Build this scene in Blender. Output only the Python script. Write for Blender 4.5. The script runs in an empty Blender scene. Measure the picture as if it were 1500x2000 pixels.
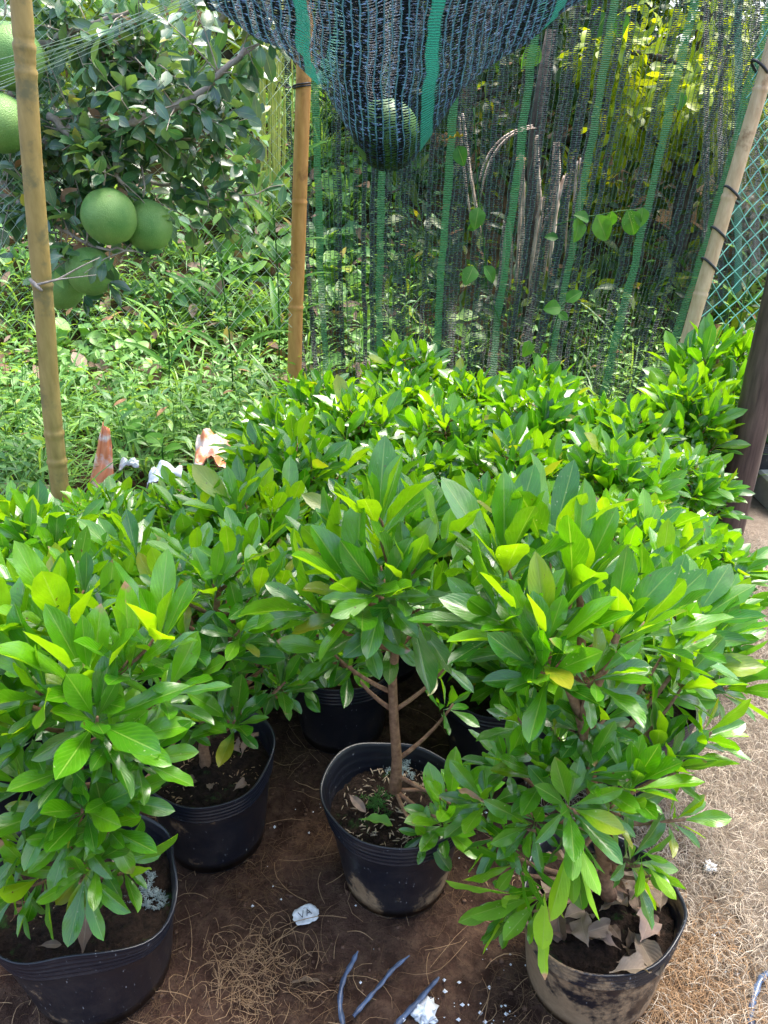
import bpy, math, random
import numpy as np
from mathutils import Vector, Matrix, noise

# ------------------------------------------------------------------ camera, world, sun, exposure
scene = bpy.context.scene
R = math.radians
CAM_H = 1.55
PITCH = 26.0            # degrees below the horizon
FPX = 1511.0            # focal length in photograph pixels (1500 x 2000)
cam_data = bpy.data.cameras.new('camera')
cam = bpy.data.objects.new('camera', cam_data)
scene.collection.objects.link(cam)
cam.location = (0, 0, CAM_H)
cam.rotation_euler = (R(90 - PITCH), 0, 0)
cam_data.sensor_fit = 'VERTICAL'
cam_data.sensor_height = 36.0
cam_data.lens = 36.0 * FPX / 2000.0
cam_data.clip_start = 0.02
cam_data.clip_end = 500
cam_data.dof.use_dof = False
scene.camera = cam

SUN_EL, SUN_AZ = 66.0, 48.0     # azimuth measured from +Y (view direction) towards +X
world = bpy.data.worlds.new('World')
scene.world = world
world.use_nodes = True
wn = world.node_tree
bg = wn.nodes['Background']
sky = wn.nodes.new('ShaderNodeTexSky')
sky.sky_type = 'NISHITA'
sky.sun_disc = False
sky.sun_elevation = R(SUN_EL)
sky.sun_rotation = R(SUN_AZ)
sky.air_density = 1.2
sky.dust_density = 4.0
wn.links.new(sky.outputs[0], bg.inputs['Color'])
bg.inputs['Strength'].default_value = 0.15
sd = bpy.data.lights.new('sun', 'SUN')
sd.energy = 2.1
sd.angle = R(24)
sd.color = (1.0, 0.95, 0.84)
sun = bpy.data.objects.new('sun', sd)
scene.collection.objects.link(sun)
az, el = R(SUN_AZ), R(SUN_EL)
to_sun = Vector((math.sin(az) * math.cos(el), math.cos(az) * math.cos(el), math.sin(el)))
sun.rotation_euler = to_sun.to_track_quat('Z', 'Y').to_euler()
scene.view_settings.view_transform = 'Standard'
scene.view_settings.look = 'None'
scene.view_settings.gamma = 1
scene.view_settings.exposure = 1.9
scene.render.engine = 'CYCLES'
scene.cycles.max_bounces = 8
scene.cycles.transparent_max_bounces = 24
scene.cycles.transmission_bounces = 6

# ------------------------------------------------------------------ geometry of the view
cp, sp = math.cos(R(PITCH)), math.sin(R(PITCH))
def ray(px, py):
    x = (px - 750) / FPX; y = (1000 - py) / FPX
    return Vector((x, cp + y * sp, -sp + y * cp))
def at(px, py, Y):
    d = ray(px, py); return Vector((0, 0, CAM_H)) + d * (Y / d.y)
def onz(px, py, z=0.0):
    d = ray(px, py); return Vector((0, 0, CAM_H)) + d * ((z - CAM_H) / d.z)
def xat(px, Y, z):
    return (px - 750) / FPX * (Y * cp + (CAM_H - z) * sp)

# ------------------------------------------------------------------ object helpers
COL = scene.collection
def tag(o, label=None, cat=None, group=None, kind=None):
    if label: o['label'] = label
    if cat: o['category'] = cat
    if group: o['group'] = group
    if kind: o['kind'] = kind
    return o
def thing(name, label, cat, loc=(0, 0, 0), group=None):
    o = bpy.data.objects.new(name, None); COL.objects.link(o)
    o.empty_display_size = 0.05
    o.location = loc
    return tag(o, label, cat, group)

class MB:
    """collects vertices and polygons, becomes ONE mesh object"""
    def __init__(s):
        s.v = []; s.f = []; s.uv = []; s.t = []; s.n = 0; s.m = []
    def add(s, v, f, uv=None, tint=None, mat=0):
        v = np.asarray(v, dtype=np.float64).reshape(-1, 3)
        k = len(v)
        s.v.append(v)
        for q in f: s.f.append(tuple(int(i) + s.n for i in q))
        s.m += [mat] * len(f)
        s.uv.append(np.zeros((k, 2)) if uv is None else np.asarray(uv, float).reshape(-1, 2))
        s.t.append(np.tile((0.5, 0.0, 0.0), (k, 1)) if tint is None else
                   (np.tile(tint, (k, 1)) if np.ndim(tint) == 1 else np.asarray(tint, float)))
        s.n += k
    def tube(s, pts, rad, seg=8, cap=True, tint=None, mat=0, vscale=1.0):
        pts = [Vector(p) for p in pts]
        n = len(pts)
        if not hasattr(rad, '__len__'): rad = [rad] * n
        rings = []; uv = []
        up = Vector((0.123, 0.31, 1)).normalized()
        T0 = (pts[1] - pts[0]).normalized()
        a = T0.cross(up)
        if a.length < 1e-3: a = T0.cross(Vector((1, 0, 0)))
        a.normalize()
        ln = 0
        for i, p in enumerate(pts):
            T = (pts[min(i + 1, n - 1)] - pts[max(i - 1, 0)])
            if T.length < 1e-9: T = T0
            T.normalize()
            a = (a - T * a.dot(T))
            if a.length < 1e-6: a = T.orthogonal()
            a.normalize()
            b = T.cross(a)
            if i: ln += (p - pts[i - 1]).length
            for k in range(seg):
                th = 2 * math.pi * k / seg
                rings.append(p + (a * math.cos(th) + b * math.sin(th)) * rad[i])
                uv.append((k / seg, ln * vscale))
        f = []
        for i in range(n - 1):
            for k in range(seg):
                k2 = (k + 1) % seg
                f.append((i * seg + k, i * seg + k2, (i + 1) * seg + k2, (i + 1) * seg + k))
        if cap:
            f.append(tuple(range(seg))[::-1]); f.append(tuple((n - 1) * seg + k for k in range(seg)))
        s.add([tuple(r) for r in rings], f, uv, tint, mat)
    def grid(s, P, uv=None, tint=None, closed_u=False, mat=0):
        """P: array (nv, nu, 3)"""
        P = np.asarray(P, float); nv, nu = P.shape[:2]
        f = []
        for j in range(nv - 1):
            for i in range(nu if closed_u else nu - 1):
                i2 = (i + 1) % nu
                f.append((j * nu + i, j * nu + i2, (j + 1) * nu + i2, (j + 1) * nu + i))
        s.add(P.reshape(-1, 3), f, uv, tint, mat)
    def build(s, name, mats, parent=None, loc=None, smooth=True):
        me = bpy.data.meshes.new(name)
        V = np.concatenate(s.v)
        if loc is not None: V = V - np.asarray(tuple(loc))
        U = np.concatenate(s.uv); T = np.concatenate(s.t)
        make_mesh(me, V, s.f, U, T, s.m, smooth)
        if not isinstance(mats, (list, tuple)): mats = [mats]
        for m in mats: me.materials.append(m)
        return link(name, me, parent, loc)

def make_mesh(me, V, F, U, T, M, smooth=True):
    if isinstance(F, np.ndarray):
        tot = np.full(len(F), F.shape[1], dtype=np.int32); loops = F.reshape(-1).astype(np.int32)
    else:
        tot = np.array([len(q) for q in F], dtype=np.int32)
        loops = np.fromiter((i for q in F for i in q), dtype=np.int32)
    start = np.concatenate(([0], np.cumsum(tot)[:-1])).astype(np.int32)
    me.vertices.add(len(V)); me.vertices.foreach_set('co', V.astype(np.float32).reshape(-1))
    me.loops.add(len(loops)); me.loops.foreach_set('vertex_index', loops)
    me.polygons.add(len(tot)); me.polygons.foreach_set('loop_start', start)
    me.polygons.foreach_set('loop_total', tot)
    me.polygons.foreach_set('use_smooth', np.full(len(tot), smooth, dtype=bool))
    if M is not None and len(M) and max(M) > 0: me.polygons.foreach_set('material_index', np.array(M, dtype=np.int32))
    ul = me.uv_layers.new(name='UVMap')
    ul.data.foreach_set('uv', U[loops].astype(np.float32).reshape(-1))
    ca = me.color_attributes.new('tint', 'FLOAT_COLOR', 'POINT')
    ca.data.foreach_set('color', np.concatenate([T, np.ones((len(T), 1))], axis=1).astype(np.float32).reshape(-1))
    me.update(calc_edges=True)
    me.validate()

def link(name, me, parent=None, loc=None):
    o = bpy.data.objects.new(name, me); COL.objects.link(o)
    if loc is not None:
        if parent is not None: o.location = Vector(loc) - parent.location
        else: o.location = loc
    if parent is not None:
        o.parent = parent
        if loc is None: o.location = -Vector(parent.location)   # mesh given in world coordinates
    return o
# every mesh of a thing is in world coordinates unless loc is given; relocate so that parts sit in their thing's frame
def part(mb, name, mats, root, smooth=True):
    return mb.build(name, mats, root, loc=root.location, smooth=smooth)

# ------------------------------------------------------------------ batched leaves
def leaf_batch(mb_or_none, P, D, N, L, W, bend, fold, wave, tint, nu=5, nv=8, shape=1.3, seed=0, petiole=0.07, sharp=0.85, taper=1.0):
    """all leaves at once: P base points, D axis, N upper-side normal (n,3); L, W, bend, fold, wave (n,)"""
    n = len(P)
    rs = np.random.RandomState(seed)
    D = D / np.linalg.norm(D, axis=1, keepdims=True)
    N = N - D * np.sum(N * D, axis=1, keepdims=True)
    N = N / np.maximum(np.linalg.norm(N, axis=1, keepdims=True), 1e-9)
    S = np.cross(D, N)
    t = np.linspace(0, 1, nv)
    u = np.linspace(-1, 1, nu)
    tt = np.clip((t - petiole) / (1 - petiole), 0, 1)
    prof = np.sin(np.pi * tt ** shape) ** sharp
    prof = np.maximum(prof, 0.0) * (taper + (1 - taper) * np.clip(tt / 0.5, 0, 1) ** 0.8) + 0.05 * (1 - tt) * (t < 1)
    prof[-1] = 0.0; prof[0] = 0.035
    dt = 1.0 / (nv - 1)
    ph = rs.uniform(0, 6.28, n)
    twist = rs.normal(0, 0.22, n)
    th = bend[:, None] * t[None, :] ** 1.3                 # angle along leaf
    cy = np.cumsum(np.cos(th), axis=1) * dt; cy = cy - cy[:, :1]
    cz = -np.cumsum(np.sin(th), axis=1) * dt; cz = cz - cz[:, :1]
    side = twist[:, None] * 0.12 * (t[None, :] ** 2)
    hw = (W / 2)[:, None, None] * prof[None, :, None] * u[None, None, :]         # n,nv,nu
    # margin waves and fold
    wv = wave[:, None, None] * W[:, None, None] * 0.5 * (np.abs(u) ** 1.5)[None, None, :] * \
        np.sin(t[None, :, None] * 17.0 + ph[:, None, None] + np.where(u > 0, 1.7, 0)[None, None, :]) * np.sqrt(np.maximum(prof, 0))[None, :, None]
    fz = fold[:, None, None] * np.abs(hw) + wv
    ct, st = np.cos(th)[:, :, None], np.sin(th)[:, :, None]
    X = hw + (side * L[:, None])[:, :, None]
    Y = (cy * L[:, None])[:, :, None] + fz * st
    Z = (cz * L[:, None])[:, :, None] + fz * ct
    tw = (rs.normal(0, 0.38, n)[:, None] * t[None, :])[:, :, None]
    Xr = X * np.cos(tw) - fz * ct * np.sin(tw); Zr = (cz * L[:, None])[:, :, None] + fz * ct * np.cos(tw) + hw * np.sin(tw)
    X, Z = Xr, Zr
    V = P[:, None, None, :] + X[..., None] * S[:, None, None, :] + Y[..., None] * D[:, None, None, :] + Z[..., None] * N[:, None, None, :]
    K = nu * nv
    base = []
    for j in range(nv - 1):
        for i in range(nu - 1):
            base.append((j * nu + i, j * nu + i + 1, (j + 1) * nu + i + 1, (j + 1) * nu + i))
    F = (np.array(base)[None] + (np.arange(n) * K)[:, None, None]).reshape(-1, 4)
    UV = np.stack(np.meshgrid((u + 1) / 2, t), axis=-1).reshape(K, 2)
    U = np.tile(UV, (n, 1))
    T = np.repeat(tint, K, axis=0)
    return V.reshape(-1, 3), F, U, T
def leaf_obj(name, batches, mat, root=None, world=True):
    Vs, Fs, Us, Ts = [], [], [], []; off = 0
    for V, F, U, T in batches:
        Vs.append(V); Fs.append(F + off); Us.append(U); Ts.append(T); off += len(V)
    V = np.concatenate(Vs)
    me = bpy.data.meshes.new(name)
    if root is not None and world: V = V - np.array(tuple(root.location))
    make_mesh(me, V, np.concatenate(Fs), np.concatenate(Us), np.concatenate(Ts), None)
    me.materials.append(mat)
    o = bpy.data.objects.new(name, me); COL.objects.link(o)
    if root is not None: o.parent = root
    return o

# ------------------------------------------------------------------ materials
def newmat(name):
    m = bpy.data.materials.new(name); m.use_nodes = True
    nt = m.node_tree; nt.nodes.clear()
    out = nt.nodes.new('ShaderNodeOutputMaterial')
    return m, nt, out
def nd(nt, t, **kw):
    n = nt.nodes.new(t)
    for k, v in kw.items():
        if k.startswith('i_'): 
            key = k[2:]
            n.inputs[int(key) if key.isdigit() else key.replace('_', ' ')].default_value = v
        else: setattr(n, k, v)
    return n
def L_(nt, a, b): nt.links.new(a, b)
def math_(nt, op, a, b=None, c=None, clamp=False):
    n = nt.nodes.new('ShaderNodeMath'); n.operation = op; n.use_clamp = clamp
    for i, x in enumerate((a, b, c)):
        if x is None: continue
        if isinstance(x, (int, float)): n.inputs[i].default_value = x
        else: nt.links.new(x, n.inputs[i])
    return n.outputs[0]
def mix_(nt, f, a, b, blend='MIX'):
    n = nt.nodes.new('ShaderNodeMix'); n.data_type = 'RGBA'; n.blend_type = blend
    for i, x in ((0, f), (6, a), (7, b)):
        if isinstance(x, (int, float)): n.inputs[i].default_value = x
        elif isinstance(x, tuple): n.inputs[i].default_value = (*x, 1) if len(x) == 3 else x
        else: nt.links.new(x, n.inputs[i])
    return n.outputs[2]
def ramp_(nt, x, lo, hi, clamp=True):
    n = nt.nodes.new('ShaderNodeMapRange'); n.clamp = clamp
    nt.links.new(x, n.inputs[0]); n.inputs[1].default_value = lo; n.inputs[2].default_value = hi
    return n.outputs[0]
def noise_(nt, vec, scale, detail=3, rough=0.55):
    n = nt.nodes.new('ShaderNodeTexNoise'); n.inputs['Scale'].default_value = scale
    n.inputs['Detail'].default_value = detail; n.inputs['Roughness'].default_value = rough
    if vec is not None: nt.links.new(vec, n.inputs['Vector'])
    return n

def leaf_material(name, top_old, top_young, under_old, under_young, rough=0.32, trans=0.3, spec=0.5, veins=True,
                  brown=(0.20, 0.10, 0.04), coat=0.0, vein_col=(0.36, 0.52, 0.12)):
    m, nt, out = newmat(name)
    at_ = nd(nt, 'ShaderNodeAttribute', attribute_name='tint')
    sep = nd(nt, 'ShaderNodeSeparateColor'); L_(nt, at_.outputs['Color'], sep.inputs[0])
    rnd, age, dry = sep.outputs[0], sep.outputs[1], sep.outputs[2]
    uv = nd(nt, 'ShaderNodeUVMap', uv_map='UVMap')
    sx = nd(nt, 'ShaderNodeSeparateXYZ'); L_(nt, uv.outputs[0], sx.inputs[0])
    au = math_(nt, 'ABSOLUTE', math_(nt, 'SUBTRACT', sx.outputs[0], 0.5))      # 0 midrib .. 0.5 margin
    v = sx.outputs[1]
    geo = nd(nt, 'ShaderNodeNewGeometry')
    tc = nd(nt, 'ShaderNodeTexCoord')
    n1 = noise_(nt, tc.outputs['Object'], 28, 4)
    n2 = noise_(nt, tc.outputs['Object'], 140, 3)
    top = mix_(nt, age, top_old, top_young)
    und = mix_(nt, age, under_old, under_young)
    col = mix_(nt, geo.outputs['Backfacing'], top, und)
    # per-leaf and blotchy variation
    var = math_(nt, 'ADD', math_(nt, 'MULTIPLY', rnd, 0.75), math_(nt, 'MULTIPLY', n1.outputs[0], 0.85))
    hsv = nd(nt, 'ShaderNodeHueSaturation'); L_(nt, col, hsv.inputs['Color'])
    L_(nt, math_(nt, 'ADD', math_(nt, 'MULTIPLY', var, 0.9), 0.32), hsv.inputs['Value'])
    L_(nt, math_(nt, 'ADD', 0.515, math_(nt, 'MULTIPLY', rnd, -0.03)), hsv.inputs['Hue'])
    col = hsv.outputs[0]
    mid = ramp_(nt, au, 0.035, 0.012)
    if veins:
        sv = math_(nt, 'ADD', math_(nt, 'SUBTRACT', math_(nt, 'MULTIPLY', v, 58.0), math_(nt, 'MULTIPLY', au, 46.0)), math_(nt, 'MULTIPLY', n1.outputs[0], 7.0))
        w = math_(nt, 'SINE', sv)
        vein = ramp_(nt, w, 0.86, 1.0)
        lines = math_(nt, 'MAXIMUM', mid, math_(nt, 'MULTIPLY', vein, 0.28))
        col = mix_(nt, math_(nt, 'MULTIPLY', lines, 0.42), col, vein_col)
        hgt = math_(nt, 'ADD', math_(nt, 'MULTIPLY', math_(nt, 'POWER', math_(nt, 'ABSOLUTE', math_(nt, 'SINE', math_(nt, 'MULTIPLY', sv, 0.5))), 0.6), 0.8),
                    math_(nt, 'MULTIPLY', mid, -1.3))
        hgt = math_(nt, 'ADD', hgt, math_(nt, 'MULTIPLY', n2.outputs[0], 0.7))
        hgt = math_(nt, 'ADD', hgt, math_(nt, 'MULTIPLY', n1.outputs[0], 1.6))
    else:
        col = mix_(nt, math_(nt, 'MULTIPLY', mid, 0.4), col, (0.30, 0.40, 0.14))
        hgt = n1.outputs[0]
    # dry patches near the tips and small specks
    dmask = math_(nt, 'MULTIPLY', ramp_(nt, math_(nt, 'ADD', math_(nt, 'MULTIPLY', v, 1.0), math_(nt, 'MULTIPLY', n1.outputs[0], 0.5)), 1.17, 1.24), ramp_(nt, rnd, 0.93, 0.96))
    dry2 = math_(nt, 'MAXIMUM', dry, dmask, clamp=True)
    nb = noise_(nt, tc.outputs['Object'], 60, 4)
    bcol = mix_(nt, nb.outputs[0], brown, tuple(min(1, c * 2.0 + 0.03) for c in brown))
    col = mix_(nt, dry2, col, bcol)
    yel = math_(nt, 'MULTIPLY', math_(nt, 'MULTIPLY', ramp_(nt, rnd, 0.85, 0.865), ramp_(nt, rnd, 0.885, 0.87)), ramp_(nt, math_(nt, 'ADD', n1.outputs[0], v), 0.75, 1.25))
    col = mix_(nt, math_(nt, 'MULTIPLY', yel, 0.75), col, (0.42, 0.36, 0.03))
    br_ = noise_(nt, tc.outputs['Object'], 75, 2)
    col = mix_(nt, math_(nt, 'MULTIPLY', ramp_(nt, br_.outputs[0], 0.735, 0.76), 0.8), col, (0.12, 0.06, 0.02))
    sp_ = nd(nt, 'ShaderNodeTexVoronoi', i_Scale=90.0); L_(nt, tc.outputs['Object'], sp_.inputs['Vector'])
    speck = math_(nt, 'MULTIPLY', ramp_(nt, sp_.outputs['Distance'], 0.16, 0.10), ramp_(nt, noise_(nt, tc.outputs['Object'], 9, 1).outputs[0], 0.58, 0.66))
    col = mix_(nt, math_(nt, 'MULTIPLY', speck, 0.5), col, (0.55, 0.6, 0.42))
    bs = nd(nt, 'ShaderNodeBsdfPrincipled')
    L_(nt, col, bs.inputs['Base Color'])
    rg = math_(nt, 'ADD', math_(nt, 'MULTIPLY', geo.outputs['Backfacing'], 0.22), math_(nt, 'ADD', rough - 0.06, math_(nt, 'MULTIPLY', n1.outputs[0], 0.14)))
    L_(nt, math_(nt, 'MAXIMUM', rg, math_(nt, 'MULTIPLY', dry2, 0.7)), bs.inputs['Roughness'])
    bs.inputs['Specular IOR Level'].default_value = spec
    L_(nt, math_(nt, 'MULTIPLY', math_(nt, 'SUBTRACT', 1.0, geo.outputs['Backfacing']), coat), bs.inputs['Coat Weight'])
    bs.inputs['Coat Roughness'].default_value = 0.27
    bs.inputs['Coat IOR'].default_value = 1.68
    bmp = nd(nt, 'ShaderNodeBump', i_Strength=0.32, i_Distance=0.0018); L_(nt, hgt, bmp.inputs['Height']); L_(nt, bmp.outputs[0], bs.inputs['Normal'])
    tr = nd(nt, 'ShaderNodeBsdfTranslucent')
    tcol = mix_(nt, 1.0, col, (1.55, 1.45, 0.45), 'MULTIPLY')
    L_(nt, tcol, tr.inputs['Color'])
    mx = nd(nt, 'ShaderNodeMixShader')
    L_(nt, math_(nt, 'MULTIPLY', math_(nt, 'SUBTRACT', 1.0, dry2), trans), mx.inputs[0])
    L_(nt, bs.outputs[0], mx.inputs[1]); L_(nt, tr.outputs[0], mx.inputs[2])
    L_(nt, mx.outputs[0], out.inputs[0])
    return m

M = {}
M['leaf'] = leaf_material('shrub_leaf', (0.026, 0.165, 0.001), (0.125, 0.36, 0.002), (0.090, 0.28, 0.004), (0.25, 0.46, 0.005), rough=0.34, trans=0.42, spec=0.6, coat=1.0)
M['citrus'] = leaf_material('citrus_leaf', (0.040, 0.125, 0.070), (0.09, 0.24, 0.06), (0.17, 0.29, 0.14), (0.20, 0.38, 0.12), rough=0.34, trans=0.25, veins=False, spec=1.0, coat=0.4)
M['weed'] = leaf_material('weed_leaf', (0.09, 0.24, 0.075), (0.20, 0.40, 0.07), (0.16, 0.32, 0.12), (0.26, 0.44, 0.11), rough=0.42, trans=0.35, spec=0.7, veins=False)
M['jungle'] = leaf_material('forest_leaf', (0.018, 0.065, 0.016), (0.26, 0.36, 0.010), (0.035, 0.10, 0.02), (0.34, 0.42, 0.012), rough=0.4, trans=0.42, veins=False)  # the yellow young tint also carries painted sunlight on forest crowns
M['vine'] = leaf_material('vine_leaf', (0.04, 0.15, 0.03), (0.11, 0.29, 0.03), (0.07, 0.19, 0.05), (0.14, 0.31, 0.05), rough=0.45, trans=0.4, spec=0.3, veins=False)
M['dead'] = leaf_material('dry_leaf', (0.11, 0.058, 0.035), (0.24, 0.185, 0.145), (0.13, 0.075, 0.048), (0.27, 0.215, 0.17), rough=0.65, trans=0.1, spec=0.2, brown=(0.10, 0.055, 0.03), vein_col=(0.34, 0.27, 0.20))

def simple_mat(name, c1, c2, scale=20, rough=0.7, bump=0.3, dist=0.004, spec=0.4, stretch=None, detail=5, c3=None, th3=(0.62, 0.72), s3=6):
    m, nt, out = newmat(name)
    tc = nd(nt, 'ShaderNodeTexCoord')
    vec = tc.outputs['Object']
    if stretch:
        mp = nd(nt, 'ShaderNodeMapping'); mp.inputs['Scale'].default_value = stretch
        L_(nt, vec, mp.inputs[0]); vec = mp.outputs[0]
    n = noise_(nt, vec, scale, detail, 0.6)
    f = ramp_(nt, n.outputs[0], 0.32, 0.68)
    col = mix_(nt, f, c1, c2)
    if c3:
        n3 = noise_(nt, tc.outputs['Object'], s3, 5, 0.65)
        col = mix_(nt, ramp_(nt, n3.outputs[0], *th3), col, c3)
    bs = nd(nt, 'ShaderNodeBsdfPrincipled'); L_(nt, col, bs.inputs['Base Color'])
    bs.inputs['Roughness'].default_value = rough
    bs.inputs['Specular IOR Level'].default_value = spec
    b = nd(nt, 'ShaderNodeBump', i_Strength=bump, i_Distance=dist); L_(nt, n.outputs[0], b.inputs['Height']); L_(nt, b.outputs[0], bs.inputs['Normal'])
    L_(nt, bs.outputs[0], out.inputs[0])
    return m
M['bark'] = simple_mat('shrub_bark', (0.13, 0.062, 0.035), (0.30, 0.17, 0.10), 90, 0.75, 0.5, 0.003)
M['bark_grey'] = simple_mat('grey_bark', (0.20, 0.165, 0.14), (0.44, 0.39, 0.35), 40, 0.8, 0.5, 0.004)
M['bark_dark'] = simple_mat('dark_bark', (0.03, 0.024, 0.02), (0.10, 0.08, 0.065), 14, 0.9, 0.6, 0.02)
M['soil'] = simple_mat('potting_soil', (0.006, 0.004, 0.003), (0.030, 0.018, 0.013), 70, 0.95, 1.0, 0.012, 0.2, c3=(0.02, 0.055, 0.012), th3=(0.58, 0.66), s3=14)
M['mould'] = simple_mat('white_mould', (0.10, 0.16, 0.18), (0.45, 0.55, 0.58), 110, 0.95, 1.0, 0.006, 0.1)
M['bamboo'] = simple_mat('weathered_bamboo', (0.27, 0.19, 0.06), (0.42, 0.30, 0.11), 9, 0.55, 0.3, 0.002, 0.35, stretch=(4, 4, 1), c3=(0.17, 0.15, 0.07), th3=(0.54, 0.70), s3=11)
M['bamboo_orange'] = simple_mat('orange_bamboo', (0.42, 0.20, 0.055), (0.58, 0.31, 0.10), 9, 0.55, 0.3, 0.002, 0.35, stretch=(4, 4, 1), c3=(0.26, 0.12, 0.04), th3=(0.58, 0.72), s3=9)
M['bamboo_pale'] = simple_mat('pale_bamboo', (0.45, 0.30, 0.17), (0.66, 0.50, 0.32), 9, 0.55, 0.3, 0.002, 0.35, stretch=(4, 4, 1), c3=(0.25, 0.14, 0.07), th3=(0.60, 0.72), s3=8)
M['post'] = simple_mat('dark_post', (0.045, 0.026, 0.024), (0.125, 0.080, 0.066), 10, 0.5, 0.4, 0.003, 0.4, stretch=(6, 6, 0.6), c3=(0.26, 0.19, 0.14), th3=(0.66, 0.74), s3=9)
M['tie'] = simple_mat('black_strap', (0.012, 0.013, 0.016), (0.04, 0.042, 0.05), 40, 0.4, 0.2)
M['strip'] = simple_mat('blue_black_plastic_strip', (0.02, 0.03, 0.06), (0.10, 0.15, 0.26), 35, 0.3, 0.5, 0.003, 0.6)
M['white'] = simple_mat('white_foam', (0.62, 0.66, 0.70), (0.85, 0.87, 0.9), 120, 0.8, 0.6, 0.003)
M['ink'] = simple_mat('dark_ink', (0.03, 0.03, 0.035), (0.06, 0.06, 0.07), 60, 0.6, 0.2)
M['concrete'] = simple_mat('concrete', (0.34, 0.33, 0.31), (0.48, 0.46, 0.43), 22, 0.9, 0.5, 0.004)
M['log'] = simple_mat('fallen_wood', (0.22, 0.16, 0.10), (0.42, 0.34, 0.25), 18, 0.85, 0.6, 0.006)
M['straw'] = simple_mat('pale_straw', (0.27, 0.215, 0.155), (0.52, 0.45, 0.37), 30, 0.75, 0.1)
M['coir'] = simple_mat('brown_coir', (0.07, 0.035, 0.015), (0.21, 0.12, 0.06), 30, 0.8, 0.1)
M['root'] = simple_mat('thin_root', (0.26, 0.15, 0.075), (0.42, 0.28, 0.16), 30, 0.8, 0.1)
M['wire'] = simple_mat('turquoise_net_cord', (0.12, 0.42, 0.36), (0.22, 0.58, 0.50), 20, 0.45, 0.1)
M['thread'] = simple_mat('pale_green_thread', (0.20, 0.33, 0.24), (0.38, 0.50, 0.40), 20, 0.5, 0.1)
M['dryfrond'] = simple_mat('dry_frond', (0.30, 0.22, 0.17), (0.66, 0.55, 0.48), 14, 0.8, 0.3, 0.01, 0.2)
M['streamer'] = simple_mat('pale_hanging_fibre', (0.30, 0.38, 0.07), (0.55, 0.58, 0.18), 12, 0.7, 0.2, 0.01, 0.2)
M['hill'] = simple_mat('hillside_earth', (0.020, 0.022, 0.010), (0.095, 0.060, 0.030), 5, 0.95, 1.0, 0.05, 0.1)

def fruit_mat():
    m, nt, out = newmat('pomelo_skin')
    tc = nd(nt, 'ShaderNodeTexCoord')
    n = noise_(nt, tc.outputs['Object'], 9, 3); p = noise_(nt, tc.outputs['Object'], 260, 1)
    sx = nd(nt, 'ShaderNodeSeparateXYZ'); L_(nt, tc.outputs['Object'], sx.inputs[0])
    col = mix_(nt, ramp_(nt, n.outputs[0], 0.3, 0.7), (0.085, 0.24, 0.05), (0.22, 0.38, 0.10))
    vo = nd(nt, 'ShaderNodeTexVoronoi', i_Scale=170.0); L_(nt, tc.outputs['Object'], vo.inputs['Vector'])
    col = mix_(nt, math_(nt, 'MULTIPLY', ramp_(nt, vo.outputs['Distance'], 0.30, 0.12), 0.45), col, (0.30, 0.46, 0.16))
    bl = noise_(nt, tc.outputs['Object'], 22, 6, 0.7)
    col = mix_(nt, math_(nt, 'MULTIPLY', ramp_(nt, bl.outputs[0], 0.64, 0.70), 0.7), col, (0.20, 0.17, 0.07))
    bs = nd(nt, 'ShaderNodeBsdfPrincipled'); L_(nt, col, bs.inputs['Base Color']); bs.inputs['Roughness'].default_value = 0.5
    b = nd(nt, 'ShaderNodeBump', i_Strength=0.7, i_Distance=0.003); L_(nt, p.outputs[0], b.inputs['Height']); L_(nt, b.outputs[0], bs.inputs['Normal'])
    L_(nt, bs.outputs[0], out.inputs[0]); return m
M['fruit'] = fruit_mat()

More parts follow.
